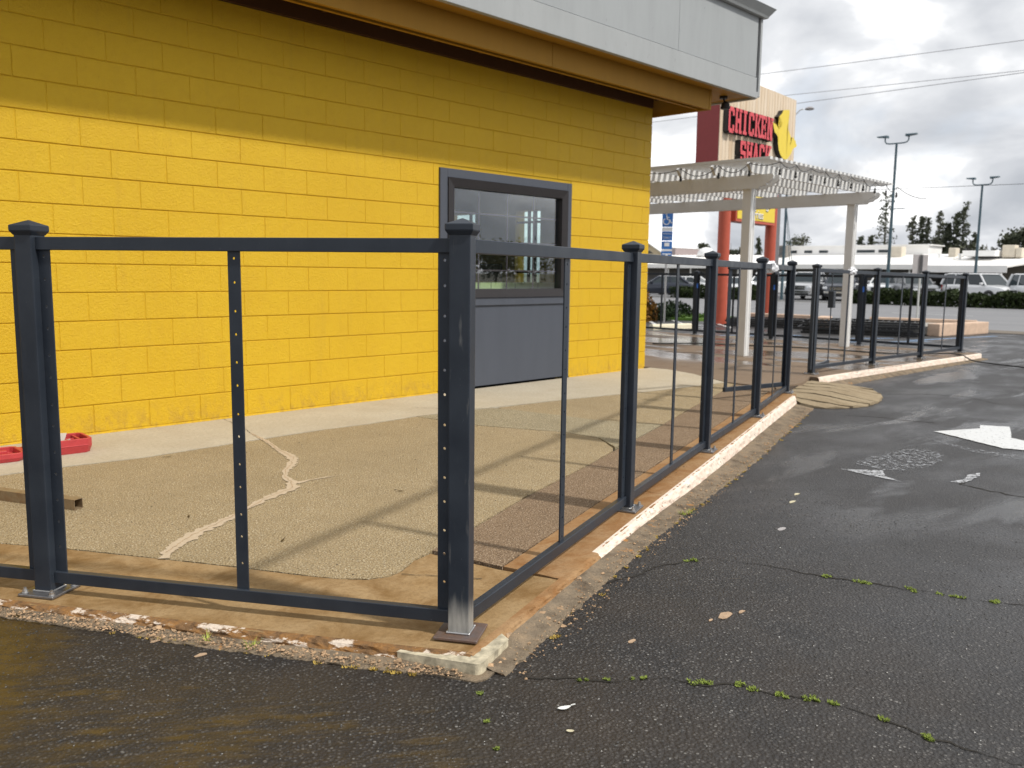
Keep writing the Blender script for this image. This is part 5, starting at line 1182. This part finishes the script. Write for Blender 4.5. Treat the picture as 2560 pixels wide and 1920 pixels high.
for i in range(4): spare(22.3+random.uniform(-.12, .12), 11.3+random.uniform(-.1, .1), zz+.005+i*.056, rad(-78+random.uniform(-4, 4)), 2.4, 'black fence frame piled behind the red columns, layer %s' % ['at the bottom', 'second up', 'third up', 'on top'][i])

# ================================================================== VEGETATION
def leaf_quads(P, size, up=.3):
    """numpy: one small randomly turned quad per point"""
    n = len(P); d1 = rng.normal(size=(n, 3)); d1 /= np.linalg.norm(d1, axis=1)[:, None]
    d2 = rng.normal(size=(n, 3)); d2 -= d1*(d1*d2).sum(1)[:, None]; d2 /= np.linalg.norm(d2, axis=1)[:, None]
    s = (size*rng.uniform(.6, 1.4, n))[:, None]; w = s*.55
    V = np.stack([P-d1*s, P+d2*w, P+d1*s, P-d2*w], 1).reshape(-1, 3); Fq = np.arange(4*n).reshape(-1, 4); return V, Fq
def np_mesh(name, V, Fq, mat, parent=None):
    me = bpy.data.meshes.new(name); me.from_pydata(V.tolist(), [], Fq.tolist()); me.materials.append(mat); me.update()
    o = bpy.data.objects.new(name, me); C.objects.link(o)
    if parent: o.parent = parent
    return o
def tree(name, x, y, h, hw, mat, label, style, n=900, ls=.35, group='trees beyond the far buildings', zg=-.33):
    t = thing(name, label, 'tree', (x, y, zg), 0, group)
    h -= zg; hw *= (1.75 if style in ('conifer', 'sparse') else 1.25); n = int(n*1.5); ls *= .82; tr = MB(); tr.tube([(0, 0, 0), (hw*.05, 0, h*.5), (0, 0, h*.96)], [h*.013+.05, h*.009+.03, .02], 7)
    pts = []
    if style == 'conifer' or style == 'sparse':
        nb = 46 if style == 'conifer' else 40
        for b in range(nb):
            f_ = (b+random.random())/nb; zb = h*(.10+.90*f_) if style == 'conifer' else h*(.22+.78*f_)
            prof = (1-f_)**.75*.9+.10; prof *= random.uniform(.30, 1.30)
            if style == 'sparse': prof = random.uniform(.35, 1.0)*(.9-.55*f_)
            a = random.uniform(0, 6.28); L = hw*prof; e = Vector((math.cos(a)*L, math.sin(a)*L, random.uniform(-.02, .10)*h*.3))
            tr.tube([(0, 0, zb), (e.x*.6, e.y*.6, zb+e.z*.5), (e.x, e.y, zb+e.z)], [.05, .03, .015], 4)
            m_ = int(n/nb)
            for _ in range(m_):
                u = random.random()**.7; pts.append((e.x*u+random.gauss(0, hw*.09), e.y*u+random.gauss(0, hw*.09), zb+e.z*u+random.gauss(0, h*.014)))
    else:
        cl = []
        for b in range(16):
            a = random.uniform(0, 6.28); r = hw*random.uniform(.25, .8); zc = h*random.uniform(.38, .9); r *= math.sqrt(max(.1, 1-((zc/h-.62)/.42)**2)); c_ = (math.cos(a)*r, math.sin(a)*r, zc); cl.append(c_)
            tr.tube([(0, 0, h*.25), (c_[0]*.5, c_[1]*.5, zc*.8), c_], [.10, .06, .03], 4)
        for _ in range(n):
            c_ = random.choice(cl); s_ = hw*.30; pts.append((c_[0]+random.gauss(0, s_*.7), c_[1]+random.gauss(0, s_*.7), c_[2]+random.gauss(0, s_*.5)))
    tr.build('trunk', MT['bark'], t)
    V, Fq = leaf_quads(np.array(pts), ls); np_mesh('crown', V, Fq, mat, t); return t
TR = [(47.7, 12.5, 1.75, 'pine', 'sparse', 'tall thin airy conifer beside the nearer lamp pole', 520, .22),
 (51.0, 6.8, 1.0, 'pine', 'conifer', 'small dark conifer just right of the farther pergola post', 500, .25), (49.5, 7.0, 1.0, 'pine', 'conifer', 'small conifer second right of the farther pergola post', 500, .25),
 (43.9, 9.4, 1.0, 'olive', 'sparse', 'airy conifer at the left of the middle tree group', 620, .22), (42.7, 9.6, .85, 'pine', 'conifer', 'slender conifer, second from left in the middle tree group', 700, .24), (41.9, 9.3, .95, 'pine', 'conifer', 'slender conifer, third from left in the middle tree group', 600, .22),
 (40.4, 10.0, 1.0, 'olive', 'sparse', 'airy pointed conifer in the centre of the middle tree group', 520, .22), (39.4, 8.3, 1.1, 'pine', 'conifer', 'dense low conifer in the middle tree group', 1000, .27), (38.3, 9.7, .9, 'pine', 'conifer', 'dark conifer right of centre in the middle tree group', 900, .25), (37.5, 10.9, .95, 'pine', 'sparse', 'tallest conifer of the middle tree group, at its right', 620, .22),
 (36.0, 7.0, .75, 'pine', 'conifer', 'small dense pointed conifer just left of the farther lamp pole', 700, .24), (34.5, 6.0, 1.15, 'olive', 'round', 'low round tree behind the farther lamp pole', 700, .24),
 (30.7, 8.2, 2.0, 'pine', 'round', 'big dark round tree at the right edge above the roof units', 1500, .28), (32.3, 7.2, .9, 'pine', 'round', 'smaller dark tree left of the big round tree', 600, .24),
 (60.0, 8.0, 1.6, 'olive', 'round', 'round grey-green tree between the two pergola posts', 900, .26), (77.2, 7.0, 1.0, 'pine', 'round', 'bushy tree left of the left red sign column', 700, .24), (80.2, 6.0, .9, 'olive', 'round', 'small pale tree right of the parking sign', 400, .22),
 (71.8, 6.6, 1.0, 'pine', 'round', 'dark tree right of the left red sign column', 500, .24), (70.3, 6.1, .9, 'pine', 'round', 'low dark tree against the nearer pergola post', 400, .24), (67.1, 6.9, .8, 'pine', 'conifer', 'blue-green conifer left of the right red sign column', 600, .24), (57.2, 6.0, .9, 'olive', 'round', 'low tree right of the round grey-green tree', 300, .22),
 (40.9, 7.0, 1.4, 'olive', 'round', 'bushy undergrowth tree low in the middle tree group', 800, .25), (37.0, 6.2, 1.2, 'olive', 'round', 'pale low bush-like tree right of the middle tree group', 600, .25)]
for (y, h, hw, mt, st, lb, n, ls) in TR: tree('conifer' if st != 'round' else 'broadleaf_tree', 125, y, h, hw, MT[mt], lb, st, n, ls)
# hedge along the far side of the road
def hedge(y0, y1, label):
    t = thing('hedge', label, 'hedge', (49.3, (y0+y1)/2, za(49.3)), 0, 'dark hedges along the far side of the road'); L = y1-y0; n = int(L*700)
    P_ = np.stack([rng.uniform(-.75, .75, n), rng.uniform(-L/2, L/2, n), rng.uniform(.0, 1.0, n)], 1)
    top = .64+.12*np.sin(P_[:, 1]*2.1)+.10*np.sin(P_[:, 1]*5.3+1)+.12*rng.random(n); P_[:, 2] = np.minimum(P_[:, 2], top); P_[:, 0] -= np.where(P_[:, 2] < .3, .0, 0)
    V, Fq = leaf_quads(P_, .10); np_mesh('foliage', V, Fq, MT['hedge'], t)
    m = MB()
    for i in range(int(L/.8)): yy = -L/2+.4+i*.8; m.tube([(0, yy, 0), (random.uniform(-.2, .2), yy+random.uniform(-.2, .2), .5)], .03, 5)
    kind(m.build('stem', MT['bark'], t), 'stuff')
hedge(2.0, 20.6, 'dark green hedge in front of the white vehicles on the right'); hedge(25.9, 32.4, 'dark green hedge behind the red sign columns')
def shrub(x, y, w, h, mat, label, n=1500, ls=.05):
    t = thing('shrub', label, 'shrub', (x, y, za(x)), 0, 'shrubs by the parking bays'); th = rng.uniform(0, 6.28, n); ph = rng.random(n); r = rng.random(n)**.4*w*(1+.2*np.sin(th*5))
    P_ = np.stack([r*np.cos(th), r*np.sin(th), ph*h*(1-(r/w/1.2)**2*.7)], 1); V, Fq = leaf_quads(P_, ls); np_mesh('foliage', V, Fq, mat, t)
    m = MB(); [m.tube([(0, 0, 0), (random.uniform(-w, w)*.5, random.uniform(-w, w)*.5, h*.6)], .012, 4) for _ in range(7)]; kind(m.build('stem', MT['bark'], t), 'stuff')
shrub(21.35, 15.35, .55, 1.05, MT['rustshrub'], 'rust-orange shrub at the edge of the yellow wall', 1500, .055)
shrub(22.6, 15.5, .70, .55, MT['shrub'], 'low dark green shrub left of the parking sign post', 1700, .05); shrub(23.9, 15.7, .60, .60, MT['shrub'], 'dark green shrub right of the parking sign post', 1500, .05)
gp = [(random.uniform(22.8, 25.1), random.uniform(14.3, 20), -.10, .05) for _ in range(260)]
tufts('grass', gp, MT['grass'], (.10, .008), 40, 1.0)

# ================================================================== FAR BUILDINGS
FX = 85
cb_ = thing('shop_building', 'long low white-roofed building across the road behind the parked cars', 'building', (FX, 42, -.33)); FO = Vector((FX, 42, -.33))
def frel(o): o.location = -FO; return o
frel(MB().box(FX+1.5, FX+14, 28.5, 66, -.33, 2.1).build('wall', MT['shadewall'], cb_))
def slope(y0, y1, x0, x1, z0, z1, th=.16):
    return MB().hexa([(x0, y0, z0-th), (x1, y0, z1-th), (x1, y1, z1-th), (x0, y1, z0-th), (x0, y0, z0), (x1, y0, z1), (x1, y1, z1), (x0, y1, z0)])
rf = slope(27.6, 66, FX, FX+8, 2.46, 3.62); frel(rf.build('roof', MT['roofwhite'], cb_))
m = MB(); [m.hexa([(FX-.01, y, 2.46), (FX+8, y, 3.62), (FX+8, y+.07, 3.62), (FX-.01, y+.07, 2.46), (FX-.01, y, 2.56), (FX+8, y, 3.72), (FX+8, y+.07, 3.72), (FX-.01, y+.07, 2.56)]) for y in np.arange(50.5, 66, .55)]; frel(m.build('roof_rib', MT['roofwhite'], cb_))
frel(MB().box(FX-.08, FX-.01, 27.6, 66, 2.0, 2.45).build('fascia', MT['roofwhite'], cb_))
cl = MB().box(FX+8.01, FX+12, 31.0, 46.7, 3.3, 4.50); frel(cl.build('clerestory', MT['roofwhite'], cb_))
for y0, y1 in [(45.1, 46.1), (43.3, 44.2), (41.5, 42.5), (36.4, 38.3), (34.6, 36.0)]: frel(MB().box(FX+7.97, FX+8.005, y0, y1, 3.82, 4.10).build('clerestory_window', MT['carglass'], cb_))
frel(MB().box(FX+7.8, FX+12.2, 30.8, 46.9, 4.50, 4.62).build('clerestory_roof', MT['roofwhite'], cb_))
for y in np.arange(30, 66, 3.0): frel(MB().box(FX+.25, FX+.4, y-.07, y+.07, -.33, 2.1).build('column', MT['white'], cb_))
for y in (31.5, 36.2, 41.0, 47.0, 53.0): frel(MB().box(FX+1.46, FX+1.5, y, y+1.7, .3, 1.6).build('shop_window', MT['carglass'], cb_))
rb = thing('shop_wing', 'right wing of the white-roofed building with a porch and brown end wall', 'building', (FX, 22, -.33)); RO = Vector((FX, 22, -.33))
def rrel(o): o.location = -RO; return o
rrel(MB().box(FX+3.2, FX+12, 4, 27.4, -.33, 2.46).build('wall', MT['wallbrown'], rb)); rrel(slope(4, 27.55, FX+2.4, FX+9, 2.70, 3.52).build('roof', MT['roofwhite'], rb)); rrel(MB().box(FX+2.3, FX+2.39, 4, 27.55, 2.40, 2.72).build('fascia', MT['roofwhite'], rb))
rrel(slope(20.4, 27.4, FX-5, FX+2.3, 2.30, 2.75).build('porch_roof', MT['roofwhite'], rb)); rrel(MB().box(FX-5.09, FX-5.01, 20.4, 27.4, 1.72, 2.31).build('porch_fascia', MT['roofwhite'], rb)); rrel(MB().box(FX-4.9, FX-4.7, 20.8, 21.2, -.33, 2.1).box(FX-4.9, FX-4.7, 26.9, 27.2, -.33, 2.1).build('porch_post', MT['white'], rb))
rrel(MB().box(FX+4, FX+8, 23.8, 26.6, 3.3, 3.84).build('raised_roof', MT['roofwhite'], rb))
def unit(y0, y1, z0, z1, label, mat='rooftan', louv=False, x=FX+5.5):
    t = thing('roof_unit', label, 'roof unit', (x, (y0+y1)/2, z0), 0, 'air conditioning units on the white roofs'); w_ = abs(y1-y0)/2
    MB().box(0, 1.2, -w_, w_, 0, z1-z0).build('casing', MT[mat], t, bevel=.06); MB().box(-.02, 0, -w_*.7, w_*.7, (z1-z0)*.15, (z1-z0)*(.5 if not louv else .85)).build('louvre', MT['shadewall'] if louv else MT['rooftan'], t)
unit(32.73, 33.83, 3.15, 4.33, 'large pale tan roof unit right of the nearer lamp pole'); unit(27.66, 28.32, 3.2, 4.15, 'square tan roof unit between two small vents'); unit(22.53, 23.63, 3.2, 4.36, 'large tan roof unit near the right edge'); unit(21.96, 22.50, 3.2, 4.09, 'smaller tan roof unit at the right of the large one')
unit(45.15, 46.25, 3.3, 4.61, 'brown louvred roof unit right of the right red column', 'wallbrown', True)
for y, lb in ((28.95, 'small white roof vent left of the square tan unit'), (27.1, 'small white roof vent right of the square tan unit')):
    o = MB().cyl((0, 0, 0), .12, .4, 10).cyl((0, 0, .4), .2, .12, 10).build('roof_vent', MT['white']); o.location = (FX+5, y, 3.05); tag(o, lb, 'roof vent', 'white roof vents')
dm_ = MB().lathe((0, 0, 0), [(1.05, 0), (1.0, .4), (.75, .8), (.35, 1.02), (.02, 1.08)], 20).build('roof_dome', MT['white'], smooth=True); dm_.location = (FX+7, 56.2, 3.5); tag(dm_, 'white dome on the ribbed roof left of the red column', 'roof dome')
hs_ = thing('house', 'cream gabled house far behind the ribbed white roof', 'house', (110, 77, -.33)); m = MB(); pr = [(-2.6, 0), (2.6, 0), (2.6, 4.6), (0, 6.1), (-2.6, 4.6)]; v = [(0, a, b) for a, b in pr]+[(8, a, b) for a, b in pr]; m.add(v, [tuple(range(4, -1, -1)), tuple(range(5, 10))]+[(i, (i+1) % 5, 5+(i+1) % 5, 5+i) for i in range(5)]); m.build('wall', MT['cream'], hs_)
m = MB(); 
for s_ in (-1, 1): m.hexa([(-.4, s_*3.0, 4.45), (8.3, s_*3.0, 4.45), (8.3, 0, 6.18), (-.4, 0, 6.18), (-.4, s_*3.0, 4.6), (8.3, s_*3.0, 4.6), (8.3, 0, 6.33), (-.4, 0, 6.33)])
m.build('roof', MT['white'], hs_); MB().add([(-.03, -.7, 4.75), (-.03, .7, 4.75), (-.03, 0, 5.2)], [(0, 1, 2)]).add([(-.01, -.7, 4.75), (-.01, .7, 4.75), (-.01, 0, 5.2)], [(2, 1, 0)]).build('gable_vent', MT['shadewall'], hs_)
pk = thing('warehouse', 'dusty pink flat-topped building far behind the parking sign', 'building', (110, 73.4, -.33)); MB().box(0, 8, -1.0, 1.0, 0, 5.5).build('wall', MT['pinkwall'], pk); MB().box(-.05, 8.05, -1.05, 1.05, 5.5, 5.58).build('roof', MT['roofwhite'], pk)

# ================================================================== POLES AND WIRES
def lamp_pole(x, y, ztop, label, spread=.72):
    t = thing('lamp_pole', label, 'lamp post', (x, y, za(x)), 0, 'double-armed parking lot lamp poles'); h = ztop-za(x)
    MB().tube([(0, 0, 0), (0, 0, h)], [.105, .065], 12).build('pole', MT['pole'], t); MB().cyl((0, 0, 0), .2, .35, 12).build('footing', MT['greyback'], t)
    for s_ in (-1, 1):
        MB().tube([(0, 0, h-.02), (0, s_*spread*.55, h-.02), (0, s_*spread*.82, h+.02), (0, s_*spread*.93, h+.14), (0, s_*spread*.95, h+.36)], .04, 8).build('arm', MT['pole'], t)
        MB().hexa([(-.18, s_*spread*.72, h+.33), (.18, s_*spread*.72, h+.33), (.18, s_*spread*1.55, h+.40), (-.18, s_*spread*1.55, h+.40), (-.16, s_*spread*.72, h+.46), (.16, s_*spread*.72, h+.46), (.12, s_*spread*1.55, h+.46), (-.12, s_*spread*1.55, h+.46)]).build('lamp_head', MT['pole'], t)
    return t
p1_ = lamp_pole(53, 19.88, 9.04, 'nearer tall blue-grey double lamp pole beside the pergola roof end')
MB().box(-.03, .03, -.75, 0, 5.55, 5.60).build('bracket', MT['pole'], p1_)
lamp_pole(62, 17.65, 7.25, 'farther blue-grey double lamp pole near the right edge', .62)
sl2 = thing('street_lamp', 'cobra-head street lamp on a white arm behind the chicken sign', 'street lamp', (54, 27.6, za(54)))
MB().tube([(0, 0, 0), (0, 0, 10.5)], [.12, .08], 10).build('pole', MT['greyback'], sl2)
MB().tube([(0, 0, 10.4), (0, -.5, 11.6), (0, -1.1, 12.15), (0, -1.35, 12.2)], .045, 8).build('arm', MT['white'], sl2)
MB().lathe((0, 0, 0), [(.02, .14), (.16, .10), (.30, 0), (.26, -.06), (.05, -.08)], 14).build('lamp_head', MT['greyback'], sl2).location = (0, -1.75, 12.16); sl2.children[-1].scale = (.6, 1.5, .9)
def wire(pts, r, label, mat='powerwire'):
    tag(MB().tube(pts, r, 5).build('power_line', MT[mat]), label, 'power line', 'overhead lines along the road')
def sagline(y0, z0, y1, z1, x=54, sag=.3, ext=30):
    a = Vector((x, y0, z0)); b = Vector((x, y1, z1)); d = (b-a)/(b-a).length; a2 = a-d*ext; b2 = b+d*ext; P_ = []
    for i in range(25): t = i/24; p = a2.lerp(b2, t); p.z += -sag*4*t*(1-t)+sag*.6; P_.append(p)
    return P_
wire(sagline(29.3, 14.57, 13.9, 14.11), .020, 'topmost overhead line across the sky'); wire(sagline(28.5, 13.01, 13.77, 12.52), .018, 'upper of the two close overhead lines'); wire(sagline(26.8, 12.36, 13.76, 12.39, sag=.25), .020, 'lower of the two close overhead lines, behind the sign'); wire(sagline(24.06, 6.63, 13.3, 6.43, sag=.15), .014, 'thin low overhead line crossing behind the farther lamp pole', 'wire')
up = thing('utility_pole', 'thin blue-grey utility pole with guy cables behind the right red column', 'utility pole', (54, 27.1, za(54)))
MB().tube([(0, 0, 0), (0, 0, 8.0)], [.10, .07], 8).build('pole', MT['pole'], up); MB().tube([(0, 0, 6.2), (0, -.45, 3.6), (0, -.75, 1.6)], .02, 5).tube([(0, -.02, 6.0), (0, -.35, 3.2), (0, -.55, 1.9)], .02, 5).tube([(0, 0, 3.6), (0, 1.6, 2.2)], .02, 5).tube([(0, 0, 3.2), (0, 1.5, 1.9)], .02, 5).build('guy_cable', MT['pole'], up)

# ================================================================== VEHICLES
def carpaint(name, c):
    if name in MT: return MT[name]
    s = Mat(name, 0.28, 0.15, 0.6); s.color(s.ramp(s.noise(1.2, 3), [(0.3, tuple(x*.95 for x in c)), (0.7, c)])); s.b.inputs['Coat Weight'].default_value = .7; s.b.inputs['Coat Roughness'].default_value = .05; MT[name] = s.m; return s.m
chrome = simple('chrome_trim', (0.75, 0.75, 0.76), .12, 1.0, var=.02); tyre = simple('tyre_rubber', (0.012, 0.012, 0.012), .8); rimm = simple('alloy_rim', (0.55, 0.55, 0.56), .3, .8); lens = simple('headlight_lens', (0.75, 0.77, 0.80), .08); tailm = simple('tail_light_red', (0.55, 0.02, 0.02), .2); platem = simple('licence_plate_white', (0.7, 0.72, 0.74), .5); blk = simple('black_car_trim', (0.012, 0.012, 0.013), .4)
SPEC = {  # stations along the car (x from rear 0 to front 1 times length): z of bonnet/belt line; cabin base and roof x
 'sedan': dict(L=4.7, W=1.78, H=1.45, belt=[(0, .72), (.02, .92), (.20, .98), (.30, 1.0), (.66, .96), (.80, .88), (.95, .74), (1, .56)], cab=(.13, .72), roof=(.27, .55), wr=.33, gnd=.20),
 'suv': dict(L=5.0, W=1.98, H=1.86, belt=[(0, .85), (.01, 1.18), (.3, 1.20), (.70, 1.17), (.80, 1.12), (.93, 1.04), (.985, .92), (1, .62)], cab=(.015, .74), roof=(.05, .60), wr=.40, gnd=.26),
 'pickup': dict(L=5.6, W=2.0, H=1.86, belt=[(0, .85), (.01, 1.16), (.38, 1.18), (.70, 1.18), (.78, 1.14), (.94, 1.08), (.99, .95), (1, .62)], cab=(.36, .74), roof=(.42, .62), wr=.41, gnd=.28)}
def interp(P_, t):
    for (a, za_), (b, zb_) in zip(P_[:-1], P_[1:]):
        if a <= t <= b: return za_+(zb_-za_)*(t-a)/max(b-a, 1e-6)
    return P_[-1][1]
def car(kind_, loc, heading, paint, label, group='vehicles across the road', banner=False):
    sp = SPEC[kind_]; L, Wd, H = sp['L'], sp['W'], sp['H']; t = thing('parked_car' if kind_ == 'sedan' else ('pickup_truck' if kind_ == 'pickup' else 'suv'), label, 'car' if kind_ == 'sedan' else ('pickup' if kind_ == 'pickup' else 'suv'), loc, heading, group)
    xs = sorted(set([0, .01, .02, .05, .1, .2, .3, .4, .5, .6, .7, .8, .88, .95, .985, 1]+[a for a, _ in sp['belt']])); v = []; f = []
    for x in xs:
        zb = interp(sp['belt'], x); e = min(1, .80+.20*min(1, x/.10))*min(1, .76+.24*min(1, (1-x)/.14)); hw = Wd/2*e; X = (x-.5)*L; g_ = sp['gnd']
        prof = [(hw*.86, g_), (hw*.97, g_+.10), (hw, (g_+zb)*.5), (hw*.985, zb-.14), (hw*.93, zb-.02), (hw*.80, zb+.012), (0, zb+.03)]
        ring = [(X, -a, b) for a, b in prof]+[(X, a, b) for a, b in prof[-2::-1]]; v += ring
    n_ = 13
    for i in range(len(xs)-1):
        f += [(i*n_+k, (i+1)*n_+k, (i+1)*n_+k+1, i*n_+k+1) for k in range(n_-1)]; f.append((i*n_+n_-1, (i+1)*n_+n_-1, (i+1)*n_, i*n_))
    f += [tuple(range(n_)), tuple(range((len(xs)-1)*n_+n_-1, (len(xs)-1)*n_-1, -1))]
    MB().add(v, f).build('body', paint, t, smooth=False)
    # greenhouse: dark glass core, painted roof and pillars
    c0, c1 = sp['cab']; r0, r1 = sp['roof']; zb0, zb1 = interp(sp['belt'], c0)-.01, interp(sp['belt'], c1)-.01; hb, hr = Wd/2*.90, Wd/2*.72; A_ = lambda x: (x-.5)*L
    base = [(A_(c0), -hb, zb0), (A_(c1), -hb, zb1), (A_(c1), hb, zb1), (A_(c0), hb, zb0)]; top = [(A_(r0), -hr, H-.05), (A_(r1), -hr, H-.05), (A_(r1), hr, H-.05), (A_(r0), hr, H-.05)]
    MB().hexa(base+top).build('window', MT['carglass'], t)
    rm = MB().hexa([(A_(r0)-.03, -hr-.02, H-.055), (A_(r1)+.05, -hr-.02, H-.055), (A_(r1)+.05, hr+.02, H-.055), (A_(r0)-.03, hr+.02, H-.055), (A_(r0)+.08, -hr+.12, H), (A_(r1)-.1, -hr+.12, H), (A_(r1)-.1, hr-.12, H), (A_(r0)+.08, hr-.12, H)]); rm.build('roof', paint, t)
    for s_ in (0, 1):
        for bi, ti in ((0, 0), (1, 1)):
            b_, t_ = (base[bi], top[ti]) if s_ == 0 else (base[3-bi], top[3-ti]); MB().tube([b_, t_], .055 if bi == 1 else .10, 6).build('pillar', paint, t)
        for fr_ in ([.45] if kind_ != 'suv' else [.30, .62]):
            sg_ = -1 if s_ == 0 else 1; xa = A_(r0)+(A_(r1)-A_(r0))*fr_; xb = A_(c0)+(A_(c1)-A_(c0))*fr_; MB().tube([(xb, sg_*hb, (zb0+zb1)/2), (xa, sg_*hr, H-.05)], .05, 6).build('pillar', paint, t)
    if kind_ == 'pickup': MB().box(A_(.015), A_(.35), -Wd/2*.82, Wd/2*.82, 1.185, 1.20).build('bed_cover', blk, t)
    wr = sp['wr']
    for xw in (.18, .81):
        for s_ in (-1, 1):
            yc = s_*(Wd/2-.11); w_ = MB(); w_.tube([(A_(xw), yc-.11, wr), (A_(xw), yc+.11, wr)], wr, 20); tw = w_.build('wheel', tyre, t)
            yo = yc+s_*.112; r_ = MB(); r_.tube([(A_(xw), yo, wr), (A_(xw), yo+s_*.012, wr)], wr*.24, 12)
            for q in range(5):
                a = q*2*math.pi/5; r_.tube([(A_(xw), yo+s_*.006, wr), (A_(xw)+math.cos(a)*wr*.62, yo+s_*.006, wr+math.sin(a)*wr*.62)], .045, 5)
            r_.tube([(A_(xw)+math.cos(a)*wr*.64, yo, wr+math.sin(a)*wr*.64) for a in np.linspace(0, 2*math.pi, 21)], .03, 5, cap=False); r_.build('rim', rimm, tw)
            MB().tube([(A_(xw)+math.cos(a)*wr*1.12, s_*(Wd/2+.004), wr+math.sin(a)*wr*1.12) for a in np.linspace(rad(-10), rad(190), 14)], .035, 5).build('wheel_arch', blk, t)
    zf = interp(sp['belt'], .985); big = kind_ != 'sedan'; zh = zf-.14 if big else .64
    for s_ in (-1, 1):
        MB().box(A_(.965), A_(1)+.012, s_*Wd/2*.72-.17, s_*Wd/2*.72+.10, zh-.07, zh+.08).build('headlight', lens, t, bevel=.02)
        MB().box(A_(0)-.012, A_(.03), s_*Wd/2*.72-.10, s_*Wd/2*.72+.12, .80 if big else .74, 1.12 if big else .90).build('tail_light', tailm, t, bevel=.02)
        MB().box(A_(c1)-.30, A_(c1)-.16, s_*(Wd/2+.02)-.10, s_*(Wd/2+.02)+.10, zb1+.02, zb1+.17).build('mirror', paint, t, bevel=.03)
    gh = .16 if big else .07; MB().box(A_(.985), A_(1)+.016, -Wd/2*.46, Wd/2*.46, zh-gh, zh+gh*.7).build('grille', blk, t, bevel=.02)
    m = MB()
    if big:
        for q in (-.5, .05): m.box(A_(.99), A_(1)+.024, -Wd/2*.45, Wd/2*.45, zh+gh*q-.015, zh+gh*q+.015)
        m.box(A_(.985), A_(1)+.04, -Wd/2*.80, Wd/2*.80, sp['gnd']+.22, sp['gnd']+.33)
    else: m.box(A_(.99), A_(1)+.02, -Wd/2*.4, Wd/2*.4, zh+.02, zh+.035)
    m.build('chrome_trim', chrome, t)
    MB().box(A_(.985), A_(1)+.014, -Wd/2*.7, Wd/2*.7, sp['gnd']+.02, sp['gnd']+.18).build('lower_bumper', blk, t); MB().box(A_(0)-.014, A_(.02), -Wd/2*.7, Wd/2*.7, sp['gnd']+.02, sp['gnd']+.18).build('rear_bumper', blk, t)
    MB().box(A_(0)-.022, A_(0)-.002, -.16, .16, .66 if not big else .78, .80 if not big else .92).build('licence_plate', platem, t)
    if banner:
        a, b = Vector(base[1]).lerp(Vector(top[1]), .55), Vector(base[2]).lerp(Vector(top[2]), .55); a2, b2 = Vector(base[1]).lerp(Vector(top[1]), .92), Vector(base[2]).lerp(Vector(top[2]), .92); o_ = Vector((.015, 0, .01))
        MB().add([a.lerp(b, .1)+o_, a.lerp(b, .9)+o_, a2.lerp(b2, .9)+o_, a2.lerp(b2, .1)+o_], [(0, 1, 2, 3)]).build('windscreen_sticker', simple('yellow_sticker', (0.75, 0.70, 0.12), .5), t)
    return t
white_p = carpaint('white_car_paint', (0.72, 0.73, 0.74)); silver_p = carpaint('silver_car_paint', (0.45, 0.46, 0.48)); navy_p = carpaint('navy_car_paint', (0.012, 0.018, 0.035)); dark_p = carpaint('charcoal_car_paint', (0.035, 0.04, 0.055)); grey_p = carpaint('grey_car_paint', (0.20, 0.205, 0.215))
G = -.30; W_ = rad(180)
car('sedan', (51.5, 34.9, -.29), rad(130), navy_p, 'dark navy sedan seen from behind at the edge of the yellow wall')
car('sedan', (57.5, 37.0, -.33), rad(98), white_p, 'white sedan side-on behind the left hedge')
car('sedan', (58.5, 33.3, -.33), rad(215), white_p, 'white sedan just left of the left red sign column')
car('suv', (59.5, 32.9-2.0, -.33), rad(185), white_p, 'white suv between the red column and the nearer pergola post')
car('pickup', (57.0, 26.6, -.33), rad(190), silver_p, 'silver pickup with chrome bumper between the two gate posts')
car('pickup', (57.2, 24.4, -.33), rad(197), dark_p, 'dark charcoal pickup facing the road left of the farther pergola post')
car('suv', (60.5, 22.6, -.33), rad(186), white_p, 'white suv right of the farther pergola post')
car('suv', (59.0, 20.6, -.33), rad(222), grey_p, 'grey suv behind the hedge beside the nearer lamp pole')
car('sedan', (60.0, 18.0, -.33), rad(205), dark_p, 'dark car behind the traffic sign and far fence')
car('suv', (57.5, 15.9, -.33), rad(238), white_p, 'large white suv seen from its front corner behind the hedge')
car('suv', (56.0, 12.2, -.33), rad(222), white_p, 'white suv with yellow windscreen sticker at the right edge', banner=True)
# things reflected in the window: street trees on the camera's side of the lot
for i, (x, y, h, hw) in enumerate([(19.6, -14.0, 8.5, 3.6), (75, -62, 4.2, 4), (88, -70, 3.8, 5), (98, -66, 4.4, 4)]):
    tree('broadleaf_tree', x, y, h, hw, MT['olive'], ['bare-limbed tree across the lot reflected in the window', 'round tree across the lot, first of its row', 'round tree across the lot, second of its row', 'round tree across the lot, third of its row'][i], 'round', 800 if i == 0 else 900, .09 if i == 0 else .3, 'trees across the lot behind the camera', za(x))
